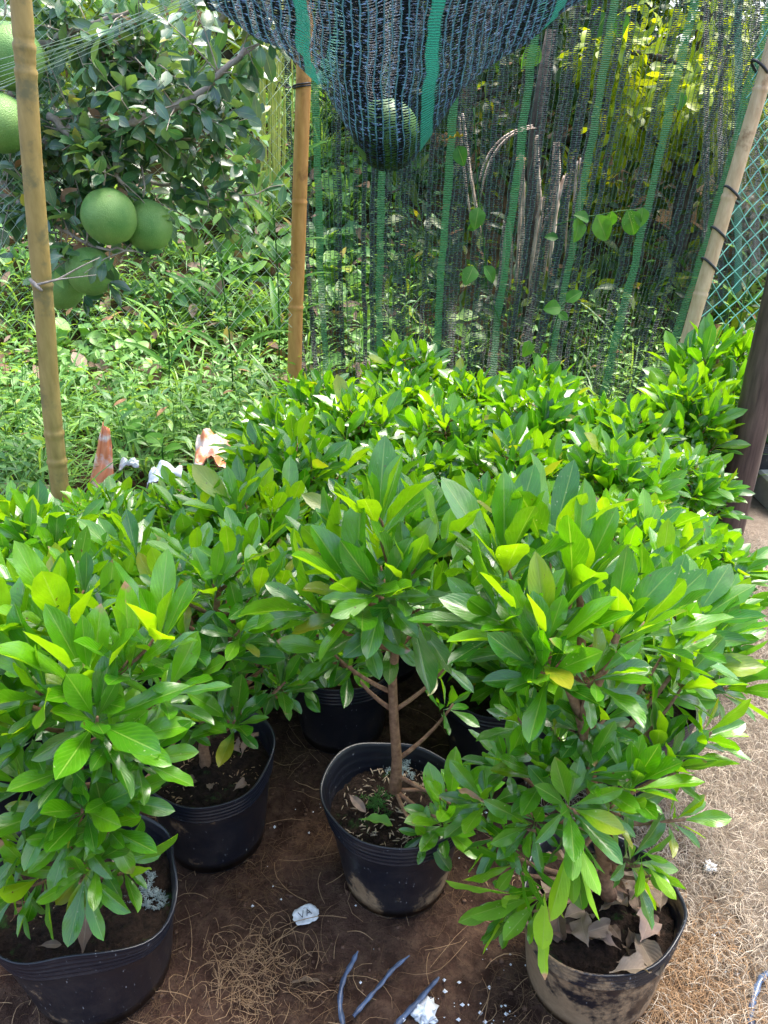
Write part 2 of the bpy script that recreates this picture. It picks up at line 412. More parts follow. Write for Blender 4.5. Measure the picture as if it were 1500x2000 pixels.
def pot_mat(name, mud, seed):
    """black nursery plastic, dried mud clinging low down and in drips (mud: how much)"""
    m, nt, out = newmat(name)
    tc = nd(nt, 'ShaderNodeTexCoord'); vec = nd(nt, 'ShaderNodeMapping'); vec.inputs['Location'].default_value = (seed * 3.1, seed * 1.7, seed)
    L_(nt, tc.outputs['Object'], vec.inputs[0])
    sx = nd(nt, 'ShaderNodeSeparateXYZ'); L_(nt, tc.outputs['Object'], sx.inputs[0])
    big = noise_(nt, vec.outputs[0], 7, 6, 0.62); fine = noise_(nt, vec.outputs[0], 60, 6, 0.7)
    st = nd(nt, 'ShaderNodeMapping'); st.inputs['Scale'].default_value = (1, 1, 0.25); L_(nt, vec.outputs[0], st.inputs[0])
    drip = noise_(nt, st.outputs[0], 26, 4)
    z = ramp_(nt, sx.outputs[2], 0.26, 0.0)
    f = math_(nt, 'ADD', math_(nt, 'ADD', math_(nt, 'MULTIPLY', big.outputs[0], 1.6), math_(nt, 'MULTIPLY', fine.outputs[0], 0.45)),
              math_(nt, 'ADD', math_(nt, 'MULTIPLY', z, 0.22 + mud * 0.35), math_(nt, 'MULTIPLY', drip.outputs[0], 0.35)))
    mask = ramp_(nt, f, 1.64 - mud * 0.35, 1.80 - mud * 0.35)
    film = math_(nt, 'MULTIPLY', ramp_(nt, f, 1.25, 1.75), 0.20)
    blk = mix_(nt, big.outputs[0], (0.006, 0.007, 0.011), (0.016, 0.019, 0.030))
    mudc = mix_(nt, fine.outputs[0], (0.14, 0.085, 0.045), (0.40, 0.27, 0.16))
    sc = noise_(nt, st.outputs[0], 190, 2)
    col = mix_(nt, film, blk, (0.16, 0.12, 0.09))
    col = mix_(nt, math_(nt, 'MULTIPLY', ramp_(nt, sc.outputs[0], 0.70, 0.74), 0.5), col, (0.4, 0.42, 0.46))
    col = mix_(nt, mask, col, mudc)
    bs = nd(nt, 'ShaderNodeBsdfPrincipled'); L_(nt, col, bs.inputs['Base Color'])
    L_(nt, math_(nt, 'ADD', 0.30, math_(nt, 'MULTIPLY', math_(nt, 'MAXIMUM', mask, film), 0.6)), bs.inputs['Roughness'])
    b = nd(nt, 'ShaderNodeBump', i_Strength=0.5, i_Distance=0.003)
    L_(nt, math_(nt, 'ADD', math_(nt, 'MULTIPLY', mask, 0.6), math_(nt, 'MULTIPLY', fine.outputs[0], 0.25)), b.inputs['Height']); L_(nt, b.outputs[0], bs.inputs['Normal'])
    L_(nt, bs.outputs[0], out.inputs[0]); return m
M['pot'] = pot_mat('black_pot', 0.25, 1); M['pot_clean'] = pot_mat('black_pot_clean', 0.0, 2)
M['pot_mid'] = pot_mat('black_pot_spattered', 0.38, 5); M['pot_muddy'] = pot_mat('black_pot_muddy', 0.98, 3)

def ground_mat():
    m, nt, out = newmat('ground_dirt')
    tc = nd(nt, 'ShaderNodeTexCoord'); vec = tc.outputs['Object']
    n1 = noise_(nt, vec, 3.2, 5, 0.6); n2 = noise_(nt, vec, 26, 6, 0.7); n3 = noise_(nt, vec, 120, 4, 0.7)
    sx = nd(nt, 'ShaderNodeSeparateXYZ'); L_(nt, vec, sx.inputs[0])
    c = mix_(nt, ramp_(nt, n1.outputs[0], 0.35, 0.65), (0.022, 0.010, 0.006), (0.080, 0.042, 0.030))
    c = mix_(nt, ramp_(nt, n2.outputs[0], 0.42, 0.70), c, (0.12, 0.072, 0.048))
    c = mix_(nt, ramp_(nt, n3.outputs[0], 0.55, 0.75), c, (0.02, 0.013, 0.010))
    # to the right the trodden ground is dry pale straw dust
    r = math_(nt, 'ADD', sx.outputs[0], math_(nt, 'MULTIPLY', n1.outputs[0], 0.5))
    c = mix_(nt, math_(nt, 'MULTIPLY', ramp_(nt, r, 0.72, 1.0), 0.8), c, mix_(nt, n2.outputs[0], (0.13, 0.095, 0.07), (0.33, 0.28, 0.23)))
    bs = nd(nt, 'ShaderNodeBsdfPrincipled'); L_(nt, c, bs.inputs['Base Color']); bs.inputs['Roughness'].default_value = 0.95
    bs.inputs['Specular IOR Level'].default_value = 0.2
    h = math_(nt, 'ADD', math_(nt, 'MULTIPLY', n2.outputs[0], 1.0), math_(nt, 'MULTIPLY', n3.outputs[0], 0.35))
    b = nd(nt, 'ShaderNodeBump', i_Strength=0.8, i_Distance=0.025); L_(nt, h, b.inputs['Height']); L_(nt, b.outputs[0], bs.inputs['Normal'])
    L_(nt, bs.outputs[0], out.inputs[0]); return m
M['ground'] = ground_mat()

def net_mat(name, pitch, col_w, band_per, band_w, dens, band_col, thread_dark, thread_glint, rough=0.35, band_off=0.0, band_op=0.85, sheen=1.0, colvar=0.45, fleck=(0.50, 0.66)):
    """knitted shade net: UV in metres, u across the roll, v along it. Gaps between the tapes are transparent."""
    m, nt, out = newmat(name)
    uv = nd(nt, 'ShaderNodeUVMap', uv_map='UVMap')
    sx = nd(nt, 'ShaderNodeSeparateXYZ'); L_(nt, uv.outputs[0], sx.inputs[0])
    u, v = sx.outputs[0], sx.outputs[1]
    lo = noise_(nt, uv.outputs[0], 6, 3)
    jit = noise_(nt, uv.outputs[0], 55, 3)
    uj = math_(nt, 'ADD', u, math_(nt, 'MULTIPLY', lo.outputs[0], 0.035))
    # columns between knit lines: random openness per column
    cu = math_(nt, 'MULTIPLY', uj, 1.0 / col_w)
    fl = math_(nt, 'FLOOR', cu)
    wn_ = nd(nt, 'ShaderNodeTexWhiteNoise', noise_dimensions='1D'); L_(nt, fl, wn_.inputs['W'])
    fr = math_(nt, 'ABSOLUTE', math_(nt, 'SUBTRACT', math_(nt, 'FRACT', cu), 0.5))     # .5 at the knit line
    knit = ramp_(nt, fr, 0.36, 0.44)
    # tapes across
    vv = math_(nt, 'MULTIPLY', math_(nt, 'ADD', v, math_(nt, 'MULTIPLY', jit.outputs[0], pitch * 1.1)), 6.2832 / pitch)
    tape = math_(nt, 'ADD', math_(nt, 'MULTIPLY', math_(nt, 'SINE', vv), 0.5), 0.5)
    mpx = nd(nt, 'ShaderNodeMapping'); mpx.inputs['Scale'].default_value = (1.0 / (col_w * 0.9), 1.0 / (pitch * 1.6), 1); L_(nt, uv.outputs[0], mpx.inputs[0])
    cell = noise_(nt, mpx.outputs[0], 1.0, 2, 0.7)
    op = math_(nt, 'ADD', math_(nt, 'MULTIPLY', wn_.outputs[0], colvar), math_(nt, 'MULTIPLY', cell.outputs[0], 1.1))
    gap = math_(nt, 'SUBTRACT', op, math_(nt, 'ADD', dens, math_(nt, 'MULTIPLY', tape, 0.42)))
    gapm = ramp_(nt, gap, 0.0, 0.12)
    gapm = math_(nt, 'MULTIPLY', gapm, math_(nt, 'SUBTRACT', 1.0, math_(nt, 'MULTIPLY', knit, 0.7)))
    # green marker bands
    bu = math_(nt, 'ABSOLUTE', math_(nt, 'SUBTRACT', math_(nt, 'FRACT', math_(nt, 'ADD', math_(nt, 'MULTIPLY', uj, 1.0 / band_per), band_off)), 0.5))
    band = ramp_(nt, bu, band_w / band_per / 2 + 0.006, band_w / band_per / 2 - 0.006)
    bgap = math_(nt, 'MULTIPLY', ramp_(nt, tape, 0.30, 0.18), 1.0 - band_op)
    gapf = nd(nt, 'ShaderNodeMix'); L_(nt, band, gapf.inputs[0]); L_(nt, gapm, gapf.inputs[2]); L_(nt, bgap, gapf.inputs[3])
    fl2 = nd(nt, 'ShaderNodeMapping'); fl2.inputs['Scale'].default_value = (70, 1.0 / (pitch * 0.8), 1); L_(nt, uv.outputs[0], fl2.inputs[0])
    fleck_ = noise_(nt, fl2.outputs[0], 1.0, 2, 0.7)
    col = mix_(nt, ramp_(nt, fleck_.outputs[0], *fleck), thread_dark, thread_glint)  # bluish highlights on the dark tapes, painted into the thread colour as flecks
    col = mix_(nt, math_(nt, 'MULTIPLY', knit, 0.6), col, tuple(0.5 * a + 0.4 * b for a, b in zip(thread_glint, band_col)))
    bc = mix_(nt, tape, tuple(c * 0.45 for c in band_col), band_col)
    col = mix_(nt, band, col, bc)
    bs = nd(nt, 'ShaderNodeBsdfPrincipled'); L_(nt, col, bs.inputs['Base Color']); bs.inputs['Roughness'].default_value = rough
    bs.inputs['Specular IOR Level'].default_value = 0.5 * sheen
    hh = math_(nt, 'ADD', tape, math_(nt, 'MULTIPLY', cell.outputs[0], 1.5))
    b = nd(nt, 'ShaderNodeBump', i_Strength=0.9, i_Distance=0.004); L_(nt, hh, b.inputs['Height']); L_(nt, b.outputs[0], bs.inputs['Normal'])
    tl = nd(nt, 'ShaderNodeBsdfTranslucent'); L_(nt, col, tl.inputs[0])
    m0 = nd(nt, 'ShaderNodeMixShader'); m0.inputs[0].default_value = 0.3; L_(nt, bs.outputs[0], m0.inputs[1]); L_(nt, tl.outputs[0], m0.inputs[2])
    tp = nd(nt, 'ShaderNodeBsdfTransparent')
    mx = nd(nt, 'ShaderNodeMixShader'); L_(nt, gapf.outputs[0], mx.inputs[0]); L_(nt, m0.outputs[0], mx.inputs[1]); L_(nt, tp.outputs[0], mx.inputs[2])
    L_(nt, mx.outputs[0], out.inputs[0]); return m
M['net_back'] = net_mat('back_shade_net', 0.0085, 0.024, 0.36, 0.042, 0.47, (0.05, 0.22, 0.09), (0.007, 0.013, 0.018), (0.055, 0.10, 0.12), band_op=0.45, colvar=0.62)
M['net_roof'] = net_mat('roof_shade_net', 0.0066, 0.016, 0.27, 0.028, 0.58, (0.02, 0.20, 0.15), (0.001, 0.002, 0.004), (0.09, 0.17, 0.33), rough=0.42, band_op=0.7, sheen=0.4, fleck=(0.56, 0.66))
M['net_hem'] = simple_mat('net_hem_cord', (0.01, 0.03, 0.035), (0.06, 0.14, 0.14), 80, 0.5, 0.4)
M['net_side'] = net_mat('side_shade_net', 0.010, 0.03, 0.5, 0.05, 0.50, (0.02, 0.18, 0.13), (0.004, 0.010, 0.016), (0.015, 0.05, 0.055))

# ------------------------------------------------------------------ the ground and the hillside
def hill_z(x, y):
    y0 = 5.0 + 0.35 * math.tanh(x) * (1 if x > 0 else 0.6)
    d = max(0.0, y - y0)
    z = 0.75 * d if d < 6.5 else 0.75 * 6.5 + (d - 6.5) * 0.12
    if d > 0: z *= (0.85 + 0.3 * noise.noise(Vector((x * 0.4, y * 0.4, 3))))
    if x > 1.2 and d > 0: z *= max(0.25, 1 - (x - 1.2) * 0.22)
    z += 0.018 * noise.noise(Vector((x * 3.1, y * 3.1, 0))) + 0.010 * noise.noise(Vector((x * 9, y * 9, 5))) + 0.004 * noise.noise(Vector((x * 30, y * 30, 9)))
    return z
xs = np.concatenate([np.linspace(-60, -6, 14), np.linspace(-5.5, -1.6, 22), np.linspace(-1.5, 1.7, 120), np.linspace(1.8, 6, 24), np.linspace(7, 60, 14)])
ys = np.concatenate([np.linspace(-30, -1, 8), np.linspace(0.3, 2.2, 90), np.linspace(2.25, 6, 60), np.linspace(6.3, 16, 30), np.linspace(18, 60, 10)])
P = np.array([[(x, y, hill_z(x, y)) for x in xs] for y in ys])
g = MB(); g.grid(P)
ground = g.build('ground', [M['ground'], M['hill']])
for p in ground.data.polygons:
    if p.center.y > 5.2: p.material_index = 1
tag(ground, 'brown dirt ground littered with coir and straw, rising to a hillside behind', 'ground', kind='structure')
def gz(x, y): return hill_z(x, y)

# ------------------------------------------------------------------ potted shrubs
def rosette(rs, out, base, axis, n, L, young=0.3, spread=(18, 78), wratio=0.29, droop=0.4, gapaz=None, dry=0.0012):
    axis = np.array(axis, float); axis /= np.linalg.norm(axis)
    n = int(n * 1.7 + 0.5); a = np.cross(axis, (0.3, 0.2, 1.0)); 
    if np.linalg.norm(a) < 1e-3: a = np.cross(axis, (1, 0, 0))
    a /= np.linalg.norm(a); b = np.cross(axis, a)
    az0 = rs.uniform(0, 6.28)
    for k in range(n):
        q = k / max(1, n - 1)
        az_ = az0 + k * 2.39996 + rs.normal(0, 0.15)
        tl = math.radians(spread[0] + (spread[1] - spread[0]) * q ** 0.8 + rs.normal(0, 7))
        perp = a * math.cos(az_) + b * math.sin(az_)
        l_boost = 1.07; D = axis * math.cos(tl) + perp * math.sin(tl)
        N = axis * math.sin(tl) - perp * math.cos(tl)
        N = N + rs.normal(0, 0.16, 3) + np.array((0, 0, 0.15))
        l = l_boost * L * rs.uniform(0.58, 1.15) * (0.62 + 0.45 * math.sin(math.pi * min(1, 0.25 + q * 0.7)))
        w = l * wratio * rs.uniform(0.85, 1.18)
        Pb = np.array(base, float) - axis * (0.012 + 0.045 * q * L / 0.13) + perp * 0.003
        yg = min(0.70, max(0, 0.04 + young + (0.45 * (1 - q) - 0.25) + rs.normal(0, 0.16)))
        isdry = 1.0 if (rs.rand() < dry * (0.5 + q) and L < 0.1) else 0.0
        out.append((Pb, D, N, l, w, droop * rs.uniform(0.2, 1.6) * (0.5 + q) - 0.12, rs.uniform(0.15, 0.5), rs.uniform(0.05, 0.17), (rs.rand(), yg, isdry)))

def to_batches(leaves, nu=5, nv=8, shape=1.5, seed=0, **kw):
    P, D, N, L, W, B, F, Wv, T = [np.array(x) for x in zip(*leaves)]
    return leaf_batch(None, P, D, N, L, W, B, F, Wv, T, nu=nu, nv=nv, shape=shape, seed=seed, **kw)

def pot_mesh(rs, r_top, r_bot, h, wob=0.006, dent=None, tilt=0.0):
    """thin plastic container open at the top, ribbed collar, floppy rim"""
    seg = 72
    prof = []           # (r factor, z, side) outer upwards then inner down
    zz = [0.0, 0.004, 0.012, 0.05, 0.10, 0.15, 0.19]
    out = [(r_bot * 0.93, 0.0), (r_bot, 0.006), (r_bot * 1.01, 0.02)]
    for z in np.linspace(0.05, 0.76, 7): out.append((r_bot + (r_top - r_bot) * z, z * h))
    for z in np.linspace(0.78, 0.985, 25):
        rib = 0.0026 * max(0, math.sin((z - 0.78) / 0.205 * math.pi * 2 * 4.5)) ** 0.8
        out.append((r_bot + (r_top - r_bot) * z + rib + 0.002, z * h))
    out.append((r_top + 0.005, h)); out.append((r_top + 0.003, h + 0.002))
    inn = [(r_top - 0.001, h - 0.001)]
    for z in np.linspace(0.97, 0.70, 12): inn.append((r_bot + (r_top - r_bot) * z - 0.0025 - 0.0015 * math.sin(z * 90), z * h))
    inn += [(0.03 + r_bot * 0.7, 0.66 * h), (0.001, 0.655 * h)]
    prof = out + inn
    p1, p2, p3 = rs.uniform(0, 6.28, 3)
    Pm = np.zeros((len(prof), seg, 3))
    for j, (r, z) in enumerate(prof):
        k = (z / h) ** 2
        for i in range(seg):
            th = 2 * math.pi * i / seg
            w = wob * k * (math.sin(2 * th + p1) * 1.3 + 0.6 * math.sin(3 * th + p2) + 0.25 * math.sin(7 * th + p3))
            zz = z + wob * 0.9 * k * math.sin(2 * th + p3) + 0.4 * wob * k * math.sin(5 * th + p1)
            if dent is not None:
                for (da, dw, dr, dz) in dent:
                    dd = math.atan2(math.sin(th - da), math.cos(th - da))
                    e = math.exp(-(dd / dw) ** 2) * k
                    w += dr * e; zz += dz * e
            Pm[j, i] = ((r + w) * math.cos(th), (r + w) * math.sin(th), max(0.001, zz))
    mb = MB(); mb.grid(Pm, closed_u=True)
    mb.f.append(tuple(range(seg))[::-1]); mb.m.append(0)
    def wall(th, z):
        k = (z / h) ** 2
        w = wob * k * (math.sin(2 * th + p1) * 1.3 + 0.6 * math.sin(3 * th + p2) + 0.25 * math.sin(7 * th + p3))
        for (da, dw, dr, dz) in (dent or []):
            dd = math.atan2(math.sin(th - da), math.cos(th - da)); w += dr * math.exp(-(dd / dw) ** 2) * k
        return r_bot + (r_top - r_bot) * z / h + w - 0.0045
    mb.wall = wall
    return mb

def soil_mesh(rs, r, z, nr=12, ns=40, wall=None):
    Pm = np.zeros((nr, ns, 3))
    o = rs.uniform(0, 50)
    for j in range(nr):
        rr = r * (1 - j / (nr - 1)) + 0.0005
        for i in range(ns):
            th = 2 * math.pi * i / ns
            if wall: rr = wall(th, z) * (1 - j / (nr - 1)) + 0.0005
            x, y = rr * math.cos(th), rr * math.sin(th)
            Pm[j, i] = (x, y, z + 0.018 * (1 - rr / r) + 0.012 * noise.noise(Vector((x * 18 + o, y * 18, 0))) + 0.006 * noise.noise(Vector((x * 60, y * 60 + o, 0))) + (0.006 * noise.noise(Vector((x * 170, y * 170 + o, 0))) if nr > 20 else 0))
    mb = MB(); mb.grid(Pm, closed_u=True)
    return mb

def bez(p0, p1, p2, n=6):
    p0, p1, p2 = Vector(p0), Vector(p1), Vector(p2)
    return [p0 * (1 - t) ** 2 + p1 * 2 * t * (1 - t) + p2 * t * t for t in [i / (n - 1) for i in range(n)]]

def branches(mb, rs, trunk_pts, trunk_r, bases, r_tip=0.0022, low=0.25):
    mb.tube(trunk_pts, trunk_r, 9, vscale=1)
    tp = [Vector(p) for p in trunk_pts]
    for b in bases:
        b = Vector(b)
        # leave the trunk below the tip
        cand = [(i, p) for i, p in enumerate(tp) if i >= min(len(tp) * low, 1 if b.z < tp[0].z + 0.2 else 99) and p.z < b.z + 0.02] or ([(0, tp[0])] if b.z < tp[0].z + 0.2 else [(len(tp) // 2, tp[len(tp) // 2])])
        best = min(cand, key=lambda ip: abs((b.z - ip[1].z) - 0.75 * math.hypot(b.x - ip[1].x, b.y - ip[1].y)))
        q = best[1]; r0 = trunk_r[min(best[0], len(trunk_r) - 1)] if hasattr(trunk_r, '__len__') else trunk_r
        mid = Vector((q.x + (b.x - q.x) * 0.65, q.y + (b.y - q.y) * 0.65, q.z + (b.z - q.z) * 0.35)) + Vector(rs.normal(0, 0.006, 3))
        L = (b - q).length
        pts = bez(q, mid, b, 6)
        ra = min(r0 * 0.7, 0.0035 + L * 0.012)
        mb.tube(pts, [ra + (r_tip - ra) * i / 5 for i in range(6)], 6)

GROUP = 'potted shrubs in black nursery pots'
def variant(seed, R_=0.20, top=0.44, nros=24, L=0.125, young=0.3):
    """meshes of a generic potted shrub about the origin (pot base at z = 0)"""
    rs = np.random.RandomState(seed)
    h = 0.25
    pot = pot_mesh(rs, 0.148, 0.118, h, 0.007)
    soil = soil_mesh(rs, 0.139, 0.205, wall=pot.wall)
    leaves = []; bases = []
    zt = h + top
    for k in range(nros):
        q = (k + 0.5) / nros
        phi = math.acos(1 - 1.12 * q)         # 0 = up
        az_ = k * 2.39996 + rs.normal(0, 0.2)
        rr = rs.uniform(0.72, 1.0)
        c = math.cos(phi)
        zc = 0.40
        x = R_ * rr * math.sin(phi) * math.cos(az_); y = R_ * rr * math.sin(phi) * math.sin(az_)
        z = zc + (zt - 0.09 - zc) * max(-0.3, c) * rs.uniform(0.82, 1.0)
        bases.append((x, y, z))
        ax = np.array((x * 2.4 / R_ * 0.35, y * 2.4 / R_ * 0.35, 0.9)) + rs.normal(0, 0.12, 3)
        rosette(rs, leaves, (x, y, z), ax, rs.randint(6, 10), L * rs.uniform(0.85, 1.15), young, spread=(14, 70))
    # shaded inner leaves
    for k in range(14):
        az_ = rs.uniform(0, 6.28); r = rs.uniform(0.03, R_ * 0.6)
        b = (r * math.cos(az_), r * math.sin(az_), rs.uniform(0.33, zt - 0.22)); bases.append(b)
        rosette(rs, leaves, b, (math.cos(az_), math.sin(az_), 0.5), 6, L * 0.9, 0.1, spread=(25, 85))
    st = MB()
    tp = [Vector((0.004 * math.sin(i * 1.3 + seed), 0.004 * math.cos(i * 1.7), 0.19 + i * (zt - 0.33) / 6)) for i in range(7)]
    branches(st, rs, tp, [0.012 - 0.0010 * i for i in range(7)], bases)
    return dict(pot=pot, soil=soil, stem=st, leaves=leaves, seed=seed)

def local_build(mb, name, mat):
    me = bpy.data.meshes.new(name)
    make_mesh(me, np.concatenate(mb.v), mb.f, np.concatenate(mb.uv), np.concatenate(mb.t), mb.m)
    me.materials.append(mat); return me
def variant_meshes(v, potmat='pot'):
    fl = bpy.data.meshes.new('foliage')
    V, F, U, T = to_batches(v['leaves'], seed=v['seed'], taper=0.55, sharp=0.74)
    make_mesh(fl, V, F, U, T, None); fl.materials.append(M['leaf'])
    return dict(pot=local_build(v['pot'], 'pot', M[potmat]), soil=local_build(v['soil'], 'soil', M['soil']),
                stem=local_build(v['stem'], 'stem', M['bark']), foliage=fl)

VARS = [variant_meshes(variant(11, 0.21, 0.44, 26, 0.125, 0.32)), variant_meshes(variant(12, 0.20, 0.46, 22, 0.14, 0.42)),
        variant_meshes(variant(13, 0.22, 0.42, 28, 0.115, 0.25), 'pot_clean'), variant_meshes(variant(14, 0.20, 0.45, 24, 0.135, 0.38)),
        variant_meshes(variant(15, 0.19, 0.40, 24, 0.12, 0.5)), variant_meshes(variant(16, 0.22, 0.47, 26, 0.13, 0.2), 'pot_clean')]
def place(px, Y, label, var, scale=1.0, rot=None, top_scale=1.0, zref=0.45):
    top_scale *= 0.95
    x = xat(px, Y, zref)
    rot = random.uniform(0, 6.28) if rot is None else rot
    t = thing('potted_shrub', label, 'potted shrub', (x, Y, gz(x, Y) + 0.002), GROUP)
    t.rotation_euler = (0, 0, rot)
    mv = VARS[var]
    for nm in ('pot', 'soil', 'stem', 'foliage'):
        o = bpy.data.objects.new(nm, mv[nm]); COL.objects.link(o); o.parent = t
        if nm in ('stem', 'foliage'): o.scale = (scale, scale, top_scale * scale)
        if nm in ('stem', 'foliage') and scale * top_scale != 1: o.location.z = 0.2 * (1 - scale * top_scale)
    return t
random.seed(7)
generic = [
 # px,  Y,    variant, scale, top, label
 (120, 1.52, 2, 1.05, 1.08, 'dense green potted shrub right behind the nearest left shrub, at the left edge'),
 (-90, 1.45, 0, 1.0, 1.0, 'potted shrub cut off by the left edge beside the nearest left shrub'),
 (300, 1.80, 0, 1.0, 1.0, 'potted shrub behind the left pot full of dry leaves, with small dense leaves'),
 (55, 1.95, 3, 0.95, 1.0, 'low leafy potted shrub at the left edge in front of the pale log'),
 (500, 2.02, 1, 1.0, 1.0, 'potted shrub left of the tall centre shrub, with broad yellow green leaf tips'),
 (180, 2.25, 4, 0.9, 0.95, 'small potted shrub at the foot of the left bamboo pole'),
 (375, 2.38, 2, 0.9, 0.9, 'potted shrub in front of the white scraps and the torn orange bag'),
 (745, 2.05, 5, 1.0, 1.0, 'potted shrub straight behind the crown of the tall centre shrub'),
 (985, 1.62, 3, 1.0, 0.95, 'shaded potted shrub between the tall centre shrub and the nearest right shrub'),
 (1260, 1.58, 5, 1.0, 1.0, 'potted shrub behind the nearest right shrub, its twigs over the pale straw'),
 (980, 2.08, 1, 1.0, 1.02, 'potted shrub with tall upright glossy leaves behind the right fork'),
 (1215, 2.02, 4, 1.0, 1.05, 'glossy blue green potted shrub in the third row on the right'),
 (1375, 2.05, 3, 0.85, 0.82, 'small potted shrub standing at the straw, right end of its row'),
 (575, 2.45, 5, 1.0, 1.0, 'potted shrub in the middle left of the block behind the broad leaved one'),
 (790, 2.50, 2, 1.0, 0.95, 'small leaved potted shrub with a dark hollow at the block middle'),
 (1000, 2.50, 0, 1.0, 1.0, 'potted shrub in the middle of the block with a pink new leaf'),
 (1200, 2.45, 1, 1.0, 0.95, 'potted shrub with bluish leaves two rows before the tall right corner shrub'),
 (1325, 2.60, 2, 0.92, 0.9, 'potted shrub next to the foot of the dark post'),
 (550, 2.92, 3, 0.95, 0.95, 'potted shrub on the left flank of the block near the weeds'),
 (700, 2.95, 1, 0.95, 1.0, 'potted shrub with light upright leaves on the left of the fifth row'),
 (875, 2.95, 4, 1.05, 1.0, 'potted shrub at the centre of the fifth row with crowded pale tips'),
 (1050, 2.98, 5, 1.0, 1.0, 'potted shrub right of centre in the fifth row'),
 (1215, 2.95, 0, 1.0, 0.95, 'potted shrub in front of the gap where grass shows at the net'),
 (1345, 3.05, 3, 1.0, 1.1, 'potted shrub below the tall right corner shrub'),
 (625, 3.38, 0, 0.95, 0.98, 'back row potted shrub just right of the orange bamboo pole'),
 (765, 3.42, 2, 0.95, 0.95, 'back row potted shrub with dark leaves and pale dry tips before the net'),
 (905, 3.42, 1, 0.9, 0.92, 'back row potted shrub under the hanging vine leaves'),
 (1045, 3.42, 3, 0.95, 0.98, 'back row potted shrub at the right of the net centre'),
 (1385, 3.42, 5, 1.1, 1.18, 'tallest potted shrub at the back right corner by the leaning pole'),
 (790, 3.82, 5, 0.95, 0.93, 'dark potted shrub farthest back against the net'),
 (1160, 3.40, 4, 0.8, 0.85, 'short potted shrub in the back row beside the grass gap'),
 (1490, 3.5, 0, 0.9, 0.95, 'potted shrub partly hidden by the dark post'),
]
for (px, Y, var, sc, ts, lab) in generic: place(px, Y, lab, var, sc, None, ts)

# -------- hand laid front shrubs: each growing tip is put where the photograph shows it, at its own distance
def custom(root_px, root_py, Y, label, r_top, r_bot, hpot, potmat, trunk_px, rosettes, seed, dent=None, wob=0.006, trunk_r=0.012,
           second_trunk=None, tiltx=0.0, extra=0, soil_z=None):
    rs = np.random.RandomState(seed)
    x = xat(root_px, Y, hpot)
    loc = Vector((x, Y, gz(x, Y) + 0.002))
    t = thing('potted_shrub', label, 'potted shrub', loc, GROUP)
    pm_ = pot_mesh(rs, r_top, r_bot, hpot, wob, dent); me = local_build(pm_, 'pot', M[potmat]); o = bpy.data.objects.new('pot', me); COL.objects.link(o); o.parent = t
    sz = hpot - 0.055 if soil_z is None else soil_z
    me = local_build(soil_mesh(rs, r_top * 0.955, sz, 40, 110, pm_.wall), 'soil', M['soil']); o = bpy.data.objects.new('soil', me); COL.objects.link(o); o.parent = t
    leaves = []; bases = []
    for r in rosettes:
        px, py, dy, ax, n, L, yg = r[:7]
        spread = r[7] if len(r) > 7 else (14, 72)
        b = at(px, py, Y + dy)
        bases.append(b)
        # ax: (right, up, towards camera)
        axis = np.array((ax[0], -ax[2], ax[1]), float)
        rosette(rs, leaves, tuple(b), axis, n, L, yg, spread=spread, droop=r[8] if len(r) > 8 else 0.35)
    st = MB()
    tr = [at(px, py, Y + dy) for (px, py, dy) in trunk_px]
    dense = []
    for i in range(len(tr) - 1):
        for k in range(4): dense.append(tr[i].lerp(tr[i + 1], k / 4) + Vector(rs.normal(0, 0.0018, 3)))
    dense.append(tr[-1])
    n = len(dense)
    branches(st, rs, dense, [trunk_r * (1 - 0.55 * i / n) + 0.0035 * math.exp(-i * 0.9) for i in range(n)], bases, low=0.2)
    if second_trunk:
        for s2 in second_trunk:
            q = [at(px, py, Y + dy) for (px, py, dy) in s2]
            m2 = bez(q[0], q[1], q[2], 8)
            st.tube(m2, [trunk_r * 0.75 * (1 - 0.4 * i / 7) for i in range(8)], 8)
    part(st, 'stem', M['bark'], t)
    leaf_obj('foliage', [to_batches(leaves, nu=7, nv=13, seed=seed, taper=0.55, sharp=0.72)], M['leaf'], t)
    return t, leaves

